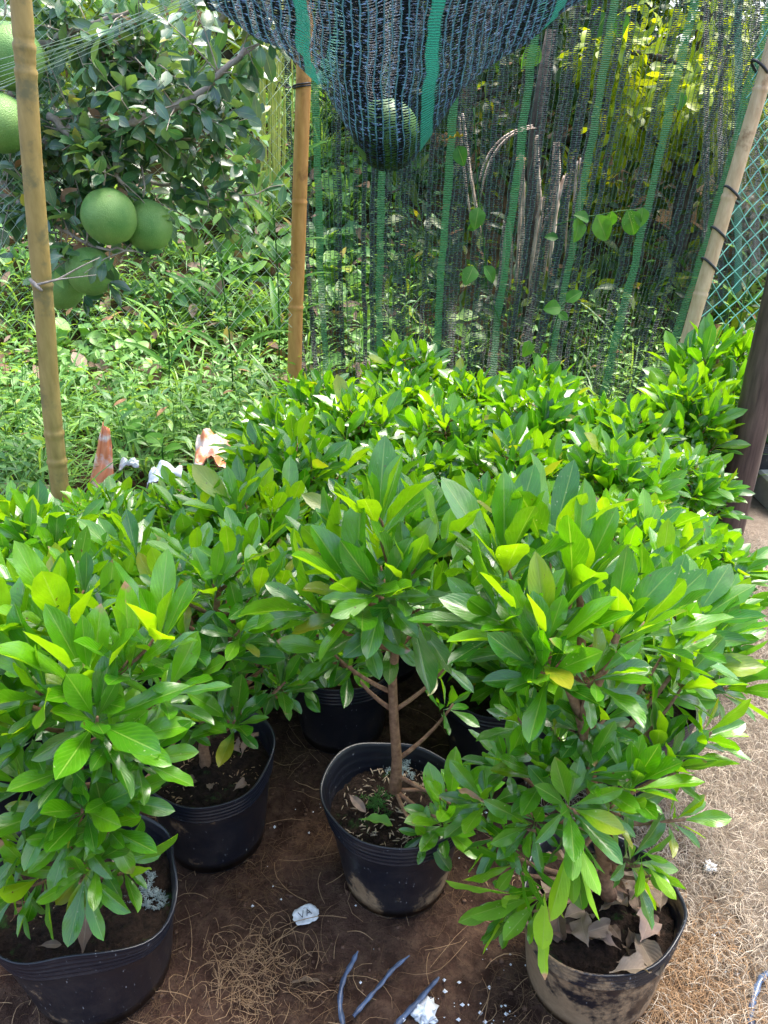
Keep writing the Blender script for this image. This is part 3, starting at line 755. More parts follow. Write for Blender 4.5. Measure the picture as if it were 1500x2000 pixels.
# tall centre shrub
C_ros = [
 (738, 1010, 0.02, (0.0, 1.0, 0.05), 8, 0.150, 0.75, (10, 48)),
 (868, 1066, -0.02, (0.05, 1, 0.05), 3, 0.135, 1.0, (24, 34)),
 (795, 1120, -0.06, (0.25, 1, 0.15), 8, 0.120, 0.45, (15, 65)),
 (690, 1150, -0.06, (-0.35, 1, 0.25), 9, 0.150, 0.35, (20, 80)),
 (660, 1095, 0.05, (-0.7, 1, 0.0), 7, 0.150, 0.25, (15, 70)),
 (600, 1180, -0.02, (-0.9, 0.8, 0.1), 7, 0.140, 0.3, (20, 75)),
 (740, 1165, -0.10, (-0.2, 0.6, 0.9), 7, 0.115, 0.35, (30, 88)),
 (820, 1190, -0.06, (0.6, 0.3, 0.6), 7, 0.130, 0.12, (35, 95)),
 (640, 1265, 0.02, (-0.9, 0.6, 0.2), 7, 0.095, 0.1, (25, 85)),
 (700, 1235, -0.03, (-0.5, 0.4, 0.6), 5, 0.100, 0.15, (30, 90)),
 (930, 1140, 0.03, (0.8, 0.8, 0.0), 7, 0.130, 0.3, (20, 75)),
 (850, 1180, 0.06, (0.5, 0.7, -0.3), 6, 0.12, 0.15, (20, 80)),
 (740, 1090, 0.10, (0.0, 1, -0.3), 7, 0.14, 0.3, (15, 65)),
 (885, 1375, 0.05, (0.7, 0.7, 0.2), 5, 0.085, 0.2, (30, 90)),
 (770, 1240, 0.05, (0.2, 0.3, 0.6), 5, 0.10, 0.05, (35, 95)),
 (865, 1600, -0.10, (0.0, 1.0, 0.45), 10, 0.095, 0.62, (18, 82)),
 (905, 1545, -0.02, (0.35, 1.0, 0.1), 8, 0.085, 0.45, (18, 75)),
 (835, 1640, -0.13, (0.0, 0.4, 0.8), 4, 0.075, 0.4, (45, 90)),
 (880, 1570, -0.08, (0.1, 1.0, 0.3), 6, 0.110, 0.6, (15, 70)), (680, 1290, 0.06, (-0.5, 0.5, 0.4), 6, 0.085, 0.1, (25, 85)), (880, 1290, 0.06, (0.6, 0.5, 0.3), 6, 0.09, 0.1, (25, 85)),
]
custom(775, 1560, 1.25, 'tall centre shrub on a bare reddish stem, leafy side shoot at its pot rim', 0.150, 0.116, 0.255, 'pot_mid',
       [(775, 1545, 0.0), (770, 1420, 0.0), (768, 1290, 0.01), (768, 1200, 0.01), (762, 1130, 0.01), (745, 1040, 0.02)], C_ros, 31, dent=[(2.4, 0.8, 0.008, 0.022)], trunk_r=0.0115)

# nearest right shrub
E_ros = [
 (985, 1085, 0.16, (-0.05, 1, 0.0), 9, 0.165, 0.8, (8, 45)),
 (1075, 1060, 0.22, (0.2, 1, 0.0), 7, 0.165, 0.3, (10, 50)),
 (1035, 1215, 0.04, (-0.45, 1, 0.1), 8, 0.150, 0.55, (15, 70)),
 (1070, 1250, 0.00, (0.1, 1, 0.15), 9, 0.140, 0.7, (10, 62)),
 (1130, 1130, 0.14, (0.15, 1, 0.0), 8, 0.170, 0.35, (8, 45)),
 (1205, 1225, 0.03, (0.1, 1, 0.1), 8, 0.135, 0.85, (12, 55)),
 (1260, 1215, 0.10, (0.4, 1, 0.0), 7, 0.135, 0.35, (15, 65)),
 (1180, 1310, -0.05, (0.35, 0.8, 0.3), 8, 0.115, 0.4, (25, 85)),
 (1050, 1310, -0.04, (-0.5, 0.6, 0.4), 8, 0.110, 0.2, (25, 88)),
 (960, 1200, 0.08, (-0.8, 0.8, 0.1), 7, 0.130, 0.25, (20, 75)),
 (1340, 1330, 0.12, (0.6, 0.9, 0.1), 9, 0.110, 0.5, (18, 75)),
 (1300, 1270, 0.14, (0.7, 0.8, 0.0), 7, 0.125, 0.4, (18, 75)),
 (1245, 1520, -0.05, (0.2, 1, 0.2), 10, 0.105, 0.4, (12, 68)),
 (1320, 1490, 0.03, (0.5, 0.9, 0.1), 9, 0.100, 0.3, (15, 72)),
 (1290, 1450, 0.06, (0.2, 1.0, 0.0), 8, 0.10, 0.4, (12, 65)),
 (1150, 1500, -0.03, (0.0, 0.9, 0.3), 9, 0.095, 0.35, (18, 80)),
 (1060, 1500, 0.0, (-0.2, 1, 0.2), 9, 0.095, 0.4, (15, 75)),
 (985, 1480, 0.05, (-0.3, 1, 0.1), 9, 0.090, 0.45, (15, 75)),
 (940, 1560, 0.02, (-0.5, 0.8, 0.3), 8, 0.085, 0.45, (20, 80)),
 (1120, 1580, -0.08, (0.1, 0.6, 0.7), 9, 0.090, 0.4, (30, 90)),
 (1210, 1590, -0.06, (0.5, 0.4, 0.6), 8, 0.085, 0.35, (30, 90)),
 (1030, 1620, -0.05, (-0.5, 0.3, 0.7), 9, 0.085, 0.3, (25, 90)),
 (1000, 1700, -0.06, (-0.6, -0.1, 0.6), 8, 0.090, 0.3, (25, 80)),
 (1120, 1670, -0.12, (0.0, -0.8, 0.5), 6, 0.115, 0.12, (8, 45), 0.1),
 (1040, 1780, -0.08, (-0.5, -0.7, 0.4), 6, 0.110, 0.35, (15, 65), 0.1),
 (1255, 1690, -0.06, (0.5, 0.3, 0.5), 7, 0.085, 0.3, (30, 90)),
 (1270, 1710, -0.08, (0.3, -0.6, 0.5), 4, 0.085, 0.2, (20, 60)),
 (1130, 1420, 0.02, (-0.3, 0.6, 0.3), 6, 0.10, 0.1, (25, 85)),
 (1390, 1430, 0.06, (0.8, 0.7, 0.1), 7, 0.095, 0.35, (18, 78)), (1010, 1400, 0.06, (-0.4, 0.9, 0.2), 7, 0.095, 0.2, (18, 78)),
 (1090, 1440, 0.04, (0.0, 0.9, 0.3), 7, 0.095, 0.3, (18, 78)), (960, 1640, -0.02, (-0.7, 0.3, 0.5), 7, 0.085, 0.3, (20, 85)),
 (985, 1770, -0.05, (-0.9, -0.4, 0.4), 5, 0.110, 0.45, (10, 55), 0.1), (1180, 1400, 0.04, (0.2, 0.8, 0.3), 7, 0.10, 0.2, (18, 80)),
 (1360, 1250, 0.16, (0.8, 0.8, 0.0), 7, 0.11, 0.4, (18, 78)), (1340, 1600, 0.0, (0.8, 0.5, 0.3), 6, 0.08, 0.3, (20, 85)),
]
custom(1175, 1770, 1.01, 'nearest right shrub in a mud caked pot full of dead leaves, trunk forking in two', 0.152, 0.122, 0.245, 'pot_muddy',
       [(1185, 1750, 0.0), (1175, 1650, 0.0), (1150, 1500, 0.02), (1132, 1400, 0.03), (1100, 1320, 0.04), (1065, 1270, 0.02)], E_ros, 32,
       dent=[(-0.5, 0.5, 0.0, 0.012), (3.6, 0.6, 0.004, -0.012)], trunk_r=0.0135,
       second_trunk=[[(1132, 1400, 0.03), (1170, 1340, 0.02), (1205, 1240, 0.03)], [(1195, 1750, 0.01), (1200, 1660, 0.01), (1195, 1560, 0.01)], [(1132, 1400, 0.03), (1140, 1250, 0.1), (1130, 1130, 0.14)]])

# nearest left shrub
A_ros = [
 (170, 1320, 0.00, (0.05, 1, 0.15), 9, 0.150, 0.7, (12, 58)),
 (125, 1215, 0.10, (-0.1, 1, 0.1), 8, 0.150, 0.5, (10, 50)),
 (310, 1235, 0.06, (0.15, 1, 0.05), 8, 0.130, 0.75, (12, 55)),
 (250, 1290, 0.02, (0.1, 1, 0.1), 7, 0.120, 0.65, (12, 60)),
 (20, 1240, 0.08, (-0.2, 1, 0.1), 8, 0.150, 0.35, (12, 60)),
 (190, 1400, -0.06, (0.4, 0.8, 0.5), 8, 0.130, 0.25, (25, 88)),
 (40, 1410, -0.03, (-0.1, 1, 0.3), 9, 0.120, 0.7, (15, 65)),
 (70, 1350, -0.04, (-0.4, 0.9, 0.4), 8, 0.140, 0.3, (20, 80)),
 (225, 1440, -0.05, (0.6, 0.8, 0.4), 8, 0.110, 0.45, (20, 82)),
 (235, 1545, -0.06, (0.5, 0.9, 0.3), 8, 0.105, 0.4, (18, 80)),
 (130, 1500, -0.08, (0.0, 0.7, 0.7), 8, 0.105, 0.3, (25, 88)),
 (30, 1530, -0.05, (-0.3, 0.7, 0.5), 9, 0.110, 0.25, (20, 85)),
 (215, 1620, -0.08, (0.5, 0.4, 0.6), 8, 0.095, 0.35, (25, 90)),
 (120, 1640, -0.11, (-0.1, 0.4, 0.8), 8, 0.100, 0.45, (25, 88)),
 (20, 1660, -0.08, (-0.5, 0.4, 0.6), 9, 0.095, 0.35, (20, 85)),
 (155, 1725, -0.12, (0.0, 0.25, 0.9), 8, 0.105, 0.6, (40, 95)),
 (60, 1730, -0.10, (-0.3, 0.2, 0.8), 6, 0.095, 0.4, (30, 90)),
 (370, 1400, 0.16, (0.3, 0.9, 0.2), 8, 0.085, 0.45, (18, 80)),
 (330, 1345, 0.04, (0.5, 0.9, 0.2), 7, 0.105, 0.45, (18, 75)), (285, 1470, -0.03, (0.6, 0.8, 0.3), 7, 0.100, 0.4, (18, 80)),
 (90, 1580, -0.09, (-0.1, 0.7, 0.7), 7, 0.10, 0.35, (25, 85)), (190, 1690, -0.10, (0.3, 0.3, 0.8), 6, 0.095, 0.45, (30, 90)), (250, 1700, -0.06, (0.6, 0.2, 0.5), 6, 0.09, 0.3, (25, 85)),
 (15, 1760, -0.09, (-0.4, 0.1, 0.8), 6, 0.09, 0.35, (30, 90)), (160, 1580, -0.10, (0.1, 0.8, 0.6), 7, 0.10, 0.4, (20, 80)),
 (-40, 1320, 0.0, (-0.4, 1, 0.1), 8, 0.130, 0.35, (15, 70)),
 (-50, 1480, -0.02, (-0.4, 1, 0.1), 8, 0.120, 0.3, (15, 70)),
]
custom(165, 1770, 1.02, 'nearest left shrub, bushy down to the soil of a dented black pot with white mould', 0.178, 0.132, 0.265, 'pot',
       [(165, 1760, 0.02), (150, 1650, 0.02), (150, 1540, 0.02), (155, 1430, 0.02), (165, 1340, 0.01)], A_ros, 33,
       dent=[(0.15, 0.45, -0.022, 0.006), (-0.55, 0.35, 0.010, -0.022), (2.7, 0.4, 0.0, 0.012)], wob=0.010, trunk_r=0.014, soil_z=0.205)

# shrub in the pot with dry leaves, left of centre
rsB = random.Random(5)
B_ros = []
for k in range(26):
    a = k * 2.4; rr = 0.21 * math.sqrt((k + 0.5) / 26)
    zz = 0.80 - rr * 1.2 + rsB.uniform(-0.06, 0.06)
    Yb = 1.36 + rr * math.sin(a) * 0.9
    xb = xat(425, 1.36, 0.7) + rr * math.cos(a) * 1.15
    B_ros.append((xb, Yb, zz, (math.cos(a) * rr * 3.2, 1.0, -math.sin(a) * rr * 3.2)))
def inv(x, y, z):
    dz = z - CAM_H
    depth = y * cp - dz * sp; yy = y * sp + dz * cp
    return 750 + x / depth * FPX, 1000 - yy / depth * FPX
Bl = []
for (x, y, z, ax) in B_ros:
    px, py = inv(x, y, z); Bl.append((px, py, y - 1.36, ax, 7, 0.105, 0.35 if z > 0.6 else 0.08, (15, 78)))
Bl += [(395, 1395, -0.12, (0.0, 1, 0.3), 7, 0.085, 0.5, (18, 75)), (545, 1340, -0.02, (0.6, 0.5, 0.4), 9, 0.075, 0.25, (25, 95)), (475, 1365, -0.05, (0.3, 0.0, 0.6), 6, 0.08, 0.1, (20, 70)),
       (590, 1320, 0.03, (0.7, 0.6, 0.3), 7, 0.07, 0.3, (25, 90)), (450, 1280, -0.10, (0.1, 0.7, 0.6), 7, 0.10, 0.15, (20, 85)), (520, 1300, -0.06, (0.4, 0.6, 0.5), 7, 0.085, 0.15, (20, 85)), (560, 1250, 0.0, (0.6, 0.7, 0.4), 7, 0.09, 0.2, (20, 85)), (400, 1330, -0.12, (-0.1, 0.8, 0.5), 7, 0.09, 0.25, (20, 85))]
custom(404, 1500, 1.36, 'shrub in the ribbed black pot with curled dry leaves, left of the tall centre shrub', 0.150, 0.114, 0.265, 'pot',
       [(400, 1505, 0.0), (398, 1420, 0.0), (405, 1330, 0.0), (420, 1230, 0.0), (425, 1130, 0.0)], Bl, 34, dent=[(-0.9, 0.6, 0.004, -0.012)], trunk_r=0.0125)

# shrub behind the centre pot
Dl = []
for k in range(28):
    a = k * 2.4 + 1; rr = 0.25 * math.sqrt((k + 0.5) / 28)
    zz = 0.68 - rr * 1.35
    y = 1.74 + rr * math.sin(a); x = xat(640, 1.74, 0.6) + rr * math.cos(a)
    px, py = inv(x, y, zz); Dl.append((px, py, y - 1.74, (math.cos(a) * rr * 3, 1.0, -math.sin(a) * rr * 3), 7, 0.11, 0.2, (15, 80)))
custom(665, 1310, 1.74, 'shaded shrub whose clean black pot shows just behind the tall centre shrub', 0.150, 0.116, 0.26, 'pot_clean',
       [(665, 1300, 0.0), (660, 1240, 0.0), (650, 1160, 0.0), (645, 1080, 0.0)], Dl, 35)

# ------------------------------------------------------------------ dead leaves, mould, litter
def dead_leaf(pos, az_, L, W, label, tilt=0.2, curl=0.8, young=0.5, name='dry_leaf', cat='dry leaf', mat='dead', group='dry fallen leaves', rndv=None):
    rs = np.random.RandomState(int(abs(pos[0] * 1e4) + abs(pos[1] * 1e4)) % 99999)
    D = np.array([[math.cos(az_) * math.cos(tilt), math.sin(az_) * math.cos(tilt), math.sin(tilt)]])
    N = np.array([[rs.normal(0, 0.35), rs.normal(0, 0.35), 1.0]])
    b = leaf_batch(None, np.array([pos]), D, N, np.array([L]), np.array([W]), np.array([curl]), np.array([rs.uniform(0.2, 0.9)]), np.array([0.28]),
                   np.array([[rs.rand() if rndv is None else rndv, young, 0.0]]), nu=9, nv=14, shape=1.35, seed=rs.randint(999))
    o = leaf_obj(name, [b], M[mat])
    tag(o, label, cat, group)
    return o
so_dead = [
 # px, py, z, az(deg), L, W, tilt, curl, young, label
 (470, 1480, .25, 75, .085, .032, .35, .6, .5, 'long curled dry leaf standing on the soil in the ribbed pot'),
 (470, 1470, .235, 130, .055, .036, .2, 1.2, .7, 'short pinkish dry leaf behind the long curled one in the ribbed pot'),
 (455, 1545, .245, 40, .050, .024, .3, 1.5, .5, 'rolled grey dry leaf against the right rim of the ribbed pot'),
 (410, 1545, .235, 100, .032, .018, .1, .8, .5, 'tiny brown leaf in the middle of the ribbed pot soil'),
 (340, 1530, .235, 20, .060, .026, .15, .8, .4, 'brown dry leaf at the left rim of the ribbed pot'),
 (160, 1870, .235, 95, .085, .030, .45, -.3, .35, 'upright brown pointed leaf near the front of the mouldy pot'),
 (20, 1800, .235, 60, .060, .034, .2, 1.0, .1, 'rust brown curled leaf at the left of the mouldy pot'),
 (210, 1870, .235, 15, .060, .016, .1, .5, .6, 'thin pale dry leaf along the front rim of the mouldy pot'),
 (75, 1848, .235, 10, .040, .014, .1, .5, .6, 'small pale sliver of leaf on the dark soil of the mouldy pot'),
 (680, 1550, .235, -55, .062, .020, .15, .7, .7, 'pale torn dry leaf at the left rim of the centre pot'),
 (1170, 1780, .235, 30, .075, .045, .1, .9, .6, 'broad grey dry leaf left of the trunk in the mud caked pot'),
 (1150, 1850, .235, 100, .075, .048, .1, .8, .8, 'pale broad dry leaf against the front left rim in the mud caked pot'),
 (1250, 1840, .235, 50, .080, .045, .15, .9, .7, 'pale dry leaf against the front right rim in the mud caked pot'),
 (1190, 1900, .24, 10, .085, .040, .1, .6, .9, 'pale papery leaf lying along the front rim of the mud caked pot'),
 (1290, 1780, .235, 70, .070, .040, .2, .9, .6, 'grey dry leaf at the right side of the mud caked pot'),
 (1230, 1750, .245, 130, .055, .024, .2, .9, .1, 'orange brown dry leaf behind the trunk in the mud caked pot'),
 (1215, 1840, .235, 110, .040, .020, .1, .5, .2, 'small brown leaf on the soil in the mud caked pot'),
 (1120, 1690, .24, 150, .060, .034, .2, .9, .5, 'dry leaf at the back left of the mud caked pot'),
 (1260, 1710, .24, 200, .060, .034, .2, .9, .6, 'dry leaf at the back of the mud caked pot'),
 (560, 1922, .012, 12, .068, .018, .03, .3, .5, 'single light brown leaf lying flat on the dirt by the blue straps'),
]
for (px, py, z, a, l, w, tl, cu, yg, lab) in so_dead:
    dead_leaf(tuple(onz(px, py, z)), R(a), l, w, lab, tl, cu, yg)
_r = random.Random(77)
cE = (xat(1175, 1.01, .245), 1.01)
for k in range(20):
    a = _r.uniform(0, 6.28); q = 0.118 * math.sqrt(_r.uniform(0.15, 1))
    dead_leaf((cE[0] + q * math.cos(a), cE[1] + q * math.sin(a), .198 + _r.uniform(0, .022)), _r.uniform(0, 6.28), _r.uniform(.05, .085), _r.uniform(.03, .046),
              'grey brown dry leaf in the litter covering the soil of the mud caked pot', _r.uniform(-.1, .25), _r.uniform(.3, 1.4), _r.uniform(.3, 1), group='dry leaves heaped in the mud caked pot')
dead_leaf(tuple(onz(700, 1600, .245)), R(-8), .075, .026, 'fallen green leaf lying on the soil of the centre pot', .05, .3, .5, 'fallen_leaf', 'fallen leaf', 'vine', None)

def blob(name, c, r, mat, label, cat, seed=0, flat=0.3, group=None, kind=None, n=(10, 16), rough=0.35):
    mb = MB(); Pm = np.zeros((n[0], n[1], 3))
    for j in range(n[0]):
        ph = math.pi * (j + 0.02) / (n[0] - 0.96) if j < n[0] - 1 else math.pi * 0.999
        for i in range(n[1]):
            th = 2 * math.pi * i / n[1]
            d = Vector((math.sin(ph) * math.cos(th), math.sin(ph) * math.sin(th), math.cos(ph)))
            k = 1 + rough * noise.noise(d * 2.3 + Vector((seed, seed * 2, 0))) + rough * 0.6 * noise.noise(d * 6 + Vector((seed, 0, seed)))
            Pm[j, i] = (d.x * r * k, d.y * r * k, max(-0.003, d.z * r * flat * k))
    mb.grid(Pm, closed_u=True)
    me = local_build(mb, name, M[mat]); o = bpy.data.objects.new(name, me); COL.objects.link(o); o.location = c
    return tag(o, label, cat, group, kind)
# mould on the soil surface of the left pot and the centre pot: a tangle of short pale fibres
def fuzz(name, c, r, n, mat, label, cat, seed, rad=0.0007, length=0.02, zup=0.3):
    rs = np.random.RandomState(seed); mb = MB()
    for _ in range(n):
        a = rs.uniform(0, 6.28); q = r * math.sqrt(rs.rand()) * (0.75 + 0.45 * math.sin(a * 3 + seed))
        if noise.noise(Vector((q * math.cos(a) * 60, q * math.sin(a) * 60, seed))) < -0.12: continue
        p = Vector(c) + Vector((q * math.cos(a), q * math.sin(a), rs.uniform(0, 0.004)))
        b = rs.uniform(0, 6.28); l = length * rs.uniform(0.4, 1.4)
        d = Vector((math.cos(b), math.sin(b), rs.uniform(-0.1, zup)))
        e = p + d * l; m = (p + e) / 2 + Vector(rs.normal(0, l * 0.25, 3)); m.z = max(m.z, c[2]); e.z = max(e.z, c[2])
        mb.tube(bez(p, m, e, 4), [rad] * 4, 3, cap=False)
    o = mb.build(name, M[mat], None, loc=Vector(c)); return tag(o, label, cat, kind='stuff')
fuzz('mould', onz(275, 1745, 0.222), 0.050, 2600, 'mould', 'white blue mould growing on the dark soil of the left pot', 'mould', 3, 0.0005, 0.006, 0.8)
fuzz('mould', onz(785, 1505, 0.222), 0.032, 600, 'mould', 'grey mould at the foot of the bare centre stem', 'mould', 4, 0.0005, 0.006, 0.8)
fuzz('moss', onz(735, 1570, 0.222), 0.045, 700, 'vine', 'green moss on the soil in the centre pot', 'moss', 5, 0.0007, 0.006, 0.9)

# scattered coir and straw fibres: nobody could count them
def fibres(name, n, area, mat, label, seed, rad, length, curl=0.6, zmax=0.02, dens=None):
    rs = np.random.RandomState(seed)
    N = n; seg = 6
    X0, X1, Y0, Y1 = area
    x = rs.uniform(X0, X1, N * 3); y = rs.uniform(Y0, Y1, N * 3)
    if dens is not None:
        keep = rs.rand(N * 3) < np.array([dens(a, b) for a, b in zip(x, y)])
        x = x[keep][:N]; y = y[keep][:N]
    else: x = x[:N]; y = y[:N]
    N = len(x)
    th = rs.uniform(0, 6.28, N); k = rs.normal(0, curl, N) * 1.6
    l = length * rs.uniform(0.4, 1.6, N) / seg
    zb = rs.rand(N) ** 2 * zmax + 0.003
    arch = rs.rand(N) * zmax * 1.4
    px, py = x.copy(), y.copy(); a = th.copy()
    pts = []
    for i in range(seg + 1):
        t = i / seg
        g0 = np.array([gz(u_, v_) for u_, v_ in zip(px, py)]) if i % 3 == 0 else g0
        pts.append(np.stack([px, py, g0 + zb + arch * np.sin(np.pi * t)], 1))
        px = px + np.cos(a) * l; py = py + np.sin(a) * l
        a = a + k / seg * (1 + rs.normal(0, 0.5, N))
    C = np.stack(pts, 1)                       # N, seg+1, 3
    dirv = np.diff(C, axis=1); dirv = np.concatenate([dirv, dirv[:, -1:]], 1)
    dirv /= np.maximum(np.linalg.norm(dirv, axis=2, keepdims=True), 1e-9)
    up = np.array((0, 0, 1.0)); s = np.cross(dirv, up); s /= np.maximum(np.linalg.norm(s, axis=2, keepdims=True), 1e-9)
    r = (rad * rs.uniform(0.5, 1.4, N))[:, None, None] * (1 - 0.5 * np.linspace(0, 1, seg + 1) ** 2)[None, :, None]
    ring = np.stack([C + s * r, C - s * r * 0.5 + up * r * 0.87, C - s * r * 0.5 - up * r * 0.87], 2)   # N,seg+1,3,3
    K = (seg + 1) * 3; base = []
    for i in range(seg):
        for q in range(3):
            q2 = (q + 1) % 3; base.append((i * 3 + q, i * 3 + q2, (i + 1) * 3 + q2, (i + 1) * 3 + q))
    F = (np.array(base)[None] + (np.arange(N) * K)[:, None, None]).reshape(-1, 4)
    V = ring.reshape(-1, 3); me = bpy.data.meshes.new(name)
    make_mesh(me, V, F, np.zeros((len(V), 2)), np.tile((0.5, 0, 0), (len(V), 1)), None); me.materials.append(M[mat])
    o = bpy.data.objects.new(name, me); COL.objects.link(o)
    return tag(o, label, 'plant fibre', kind='stuff')
def straw_d(x, y):
    e = 0.42 + (1.35 - y) * 0.12 + 0.12 * noise.noise(Vector((x * 4, y * 4, 1)))
    return 1.0 if x > e + 0.1 else max(0.0, (x - e + 0.1) / 0.2)
def coir_d(x, y):
    v = noise.noise(Vector((x * 5, y * 5, 2)))
    return 0.10 + (0.9 if v > 0.12 else 0.0)
fibres('straw', 26000, (0.3, 1.6, 0.55, 2.9), 'straw', 'matted pale dry straw covering the ground on the right', 1, 0.0008, 0.055, 0.8, 0.024, straw_d)
fibres('coir_fibre', 5200, (-0.9, 0.75, 0.6, 1.9), 'coir', 'fine brown coir fibre strewn over the dirt between the pots', 2, 0.00045, 0.045, 0.8, 0.008, coir_d)
fibres('thin_roots', 260, (-0.8, 0.7, 0.6, 1.7), 'root', 'thin pale roots and stalks lying on the dirt', 3, 0.0009, 0.12, 0.9, 0.012)
def round_d(cx, cy, r): return lambda x, y: math.exp(-((x - cx) ** 2 + (y - cy) ** 2) / (r * r * (0.7 + 0.6 * noise.noise(Vector((x * 9, y * 9, 0))))))
fibres('coir_clump', 5200, (0.30, 0.95, 0.60, 1.35), 'root', 'fluffy orange brown coir clump right of the mud caked pot', 6, 0.0006, 0.05, 1.6, 0.028, round_d(0.58, 0.98, 0.16))
fibres('coir_clump', 1800, (-0.5, 0.0, 0.7, 1.3), 'root', 'orange brown coir clump between the two left pots', 7, 0.0006, 0.045, 1.6, 0.014, round_d(-0.27, 1.0, 0.09))

# soil crumbs
def clods():
    rs = np.random.RandomState(18); mb = MB()
    for _ in range(3600):
        x, y = rs.uniform(-0.85, 0.75), rs.uniform(0.62, 1.9)
        if noise.noise(Vector((x * 6, y * 6, 8))) < -0.05: continue
        r = 0.0012 + 0.0055 * rs.rand() ** 3
        c = Vector((x, y, gz(x, y) + r * 0.3)); vs = []
        for d in ((1, 0, 0), (.3, .9, 0), (-.8, .5, 0), (-.7, -.7, 0), (.4, -.9, 0), (0, 0, .8), (.2, 0, -.8)):
            vs.append(tuple(c + Vector(d) * r * rs.uniform(0.6, 1.4)))
        mb.add(vs, [(i, (i + 1) % 5, 5) for i in range(5)] + [((i + 1) % 5, i, 6) for i in range(5)])
    o = mb.build('soil_crumbs', simple_mat('soil_crumb', (0.05, 0.024, 0.014), (0.20, 0.12, 0.085), 60, 0.95, 0.8, 0.004, 0.2))
    tag(o, 'small brown clods of soil on the dirt', 'soil crumbs', kind='stuff')
clods()
for (px_, Y_, r_, lab_) in ((165, 1.02, .150, 'wood bits and crumbs on the dark soil of the mouldy left pot'), (404, 1.36, .125, 'wood bits and crumbs on the soil of the ribbed pot'), (775, 1.25, .125, 'wood bits and crumbs on the soil of the centre pot')):
    x_ = xat(px_, Y_, .22); rs_ = np.random.RandomState(px_); mb = MB()
    for _ in range(260):
        a_ = rs_.uniform(0, 6.28); q_ = r_ * math.sqrt(rs_.rand()); c_ = Vector((x_ + q_ * math.cos(a_), Y_ + q_ * math.sin(a_), .212 + .016 * (1 - q_ / r_)))
        k_ = rs_.uniform(0, 6.28); l_ = rs_.uniform(.002, .009); d_ = Vector((math.cos(k_), math.sin(k_), rs_.uniform(-.2, .4))) * l_
        mb.tube([c_ - d_, c_ + Vector((0, 0, .001)), c_ + d_], [l_ * .10, l_ * .22, l_ * .12], 4)
    tag(mb.build('soil_debris', M['root'] if px_ == 404 else M['log']), lab_, 'soil debris', kind='stuff')
# foam crumbs
def crumbs():
    rs = np.random.RandomState(8); mb = MB()
    spots = [(470, 1500, 60, 8), (500, 1560, 40, 8), (490, 1720, 60, 5), (640, 1570, 20, 10), (920, 1700, 60, 12), (1000, 1880, 70, 24), (1390, 1860, 60, 30), (1380, 1700, 15, 14),
             (905, 1960, 60, 26), (830, 1980, 40, 30), (700, 1890, 100, 6), (940, 1610, 25, 8), (990, 1990, 30, 16), (1300, 1950, 100, 14), (560, 1640, 120, 10)]
    for (px, py, s, n) in spots:
        for _ in range(max(3, int(n * 0.6))):
            p = onz(px + rs.normal(0, s * 0.6), py + rs.normal(0, s * 0.5), 0.008)
            r = 0.0010 + 0.0045 * rs.rand() ** 2.2
            vs = []
            for d in ((1, 0, 0), (0, 1, 0), (-1, 0, 0), (0, -1, 0), (0, 0, 1), (0, 0, -1)):
                vs.append(tuple(p + Vector(d) * r * rs.uniform(0.6, 1.4) + Vector((0, 0, gz(p.x, p.y)))))
            mb.add(vs, [(0, 1, 4), (1, 2, 4), (2, 3, 4), (3, 0, 4), (1, 0, 5), (2, 1, 5), (3, 2, 5), (0, 3, 5)])
    o = mb.build('foam_crumbs', M['white'], smooth=False)
    tag(o, 'tiny white foam crumbs scattered on the dirt', 'foam crumbs', kind='stuff')
crumbs()
def foam_chunk(px, py, r, seed, label):
    p = onz(px, py, 0.0); p.z = gz(p.x, p.y) + 0.006
    return blob('foam_piece', p, r, 'white', label, 'foam piece', seed, 0.45, 'crumbled white foam pieces', rough=0.9, n=(12, 20))
foam_chunk(1385, 1698, 0.014, 2, 'white foam lump on the straw just right of the mud caked pot')
foam_chunk(828, 1985, 0.022, 5, 'crumbly white foam lump at the bottom edge under the blue straps')

# white flake with marks on the dirt
def flake():
    c = onz(598, 1795, 0.0); c.z = gz(c.x, c.y) + 0.012
    root = thing('paper_scrap', 'torn white scrap with dark letters lying on the dirt', 'paper scrap', c)
    rs = np.random.RandomState(3); n = 40; mb = MB()
    P = np.zeros((8, n, 3))
    for j in range(8):
        for i in range(n):
            th = 2 * math.pi * i / n
            rr = (1 + 0.22 * noise.noise(Vector((math.cos(th) * 2, math.sin(th) * 2, 5))) + 0.16 * noise.noise(Vector((math.cos(th) * 7, math.sin(th) * 7, 5)))) * (j / 7)
            x, y = 0.030 * rr * math.cos(th), 0.023 * rr * math.sin(th)
            x, y = x * math.cos(.4) - y * math.sin(.4), x * math.sin(.4) + y * math.cos(.4)
            P[j, i] = (c.x + x, c.y + y, c.z + 0.005 * noise.noise(Vector((x * 60, y * 60, 0))))
    mb.grid(P, closed_u=True)
    o = part(mb, 'paper', M['white'], root); sm = o.modifiers.new('thick', 'SOLIDIFY'); sm.thickness = 0.002
    mk = MB()
    def stroke(a, b, w=0.0016):
        ca, sa = math.cos(.45), math.sin(.45)
        def q(p): return Vector((c.x + p[0] * ca - p[1] * sa, c.y + p[0] * sa + p[1] * ca, c.z + 0.0065))
        A, B = q(a), q(b); mk.tube([A, (A + B) / 2, B], [w / 2] * 3, 5)
    # «VA»
    stroke((-0.015, 0.009), (-0.010, -0.006)); stroke((-0.010, -0.006), (-0.003, 0.009))
    stroke((0.000, -0.007), (0.006, 0.008)); stroke((0.006, 0.008), (0.012, -0.007)); stroke((0.003, -0.001), (0.009, -0.001))
    part(mk, 'lettering', M['ink'], root)
flake()

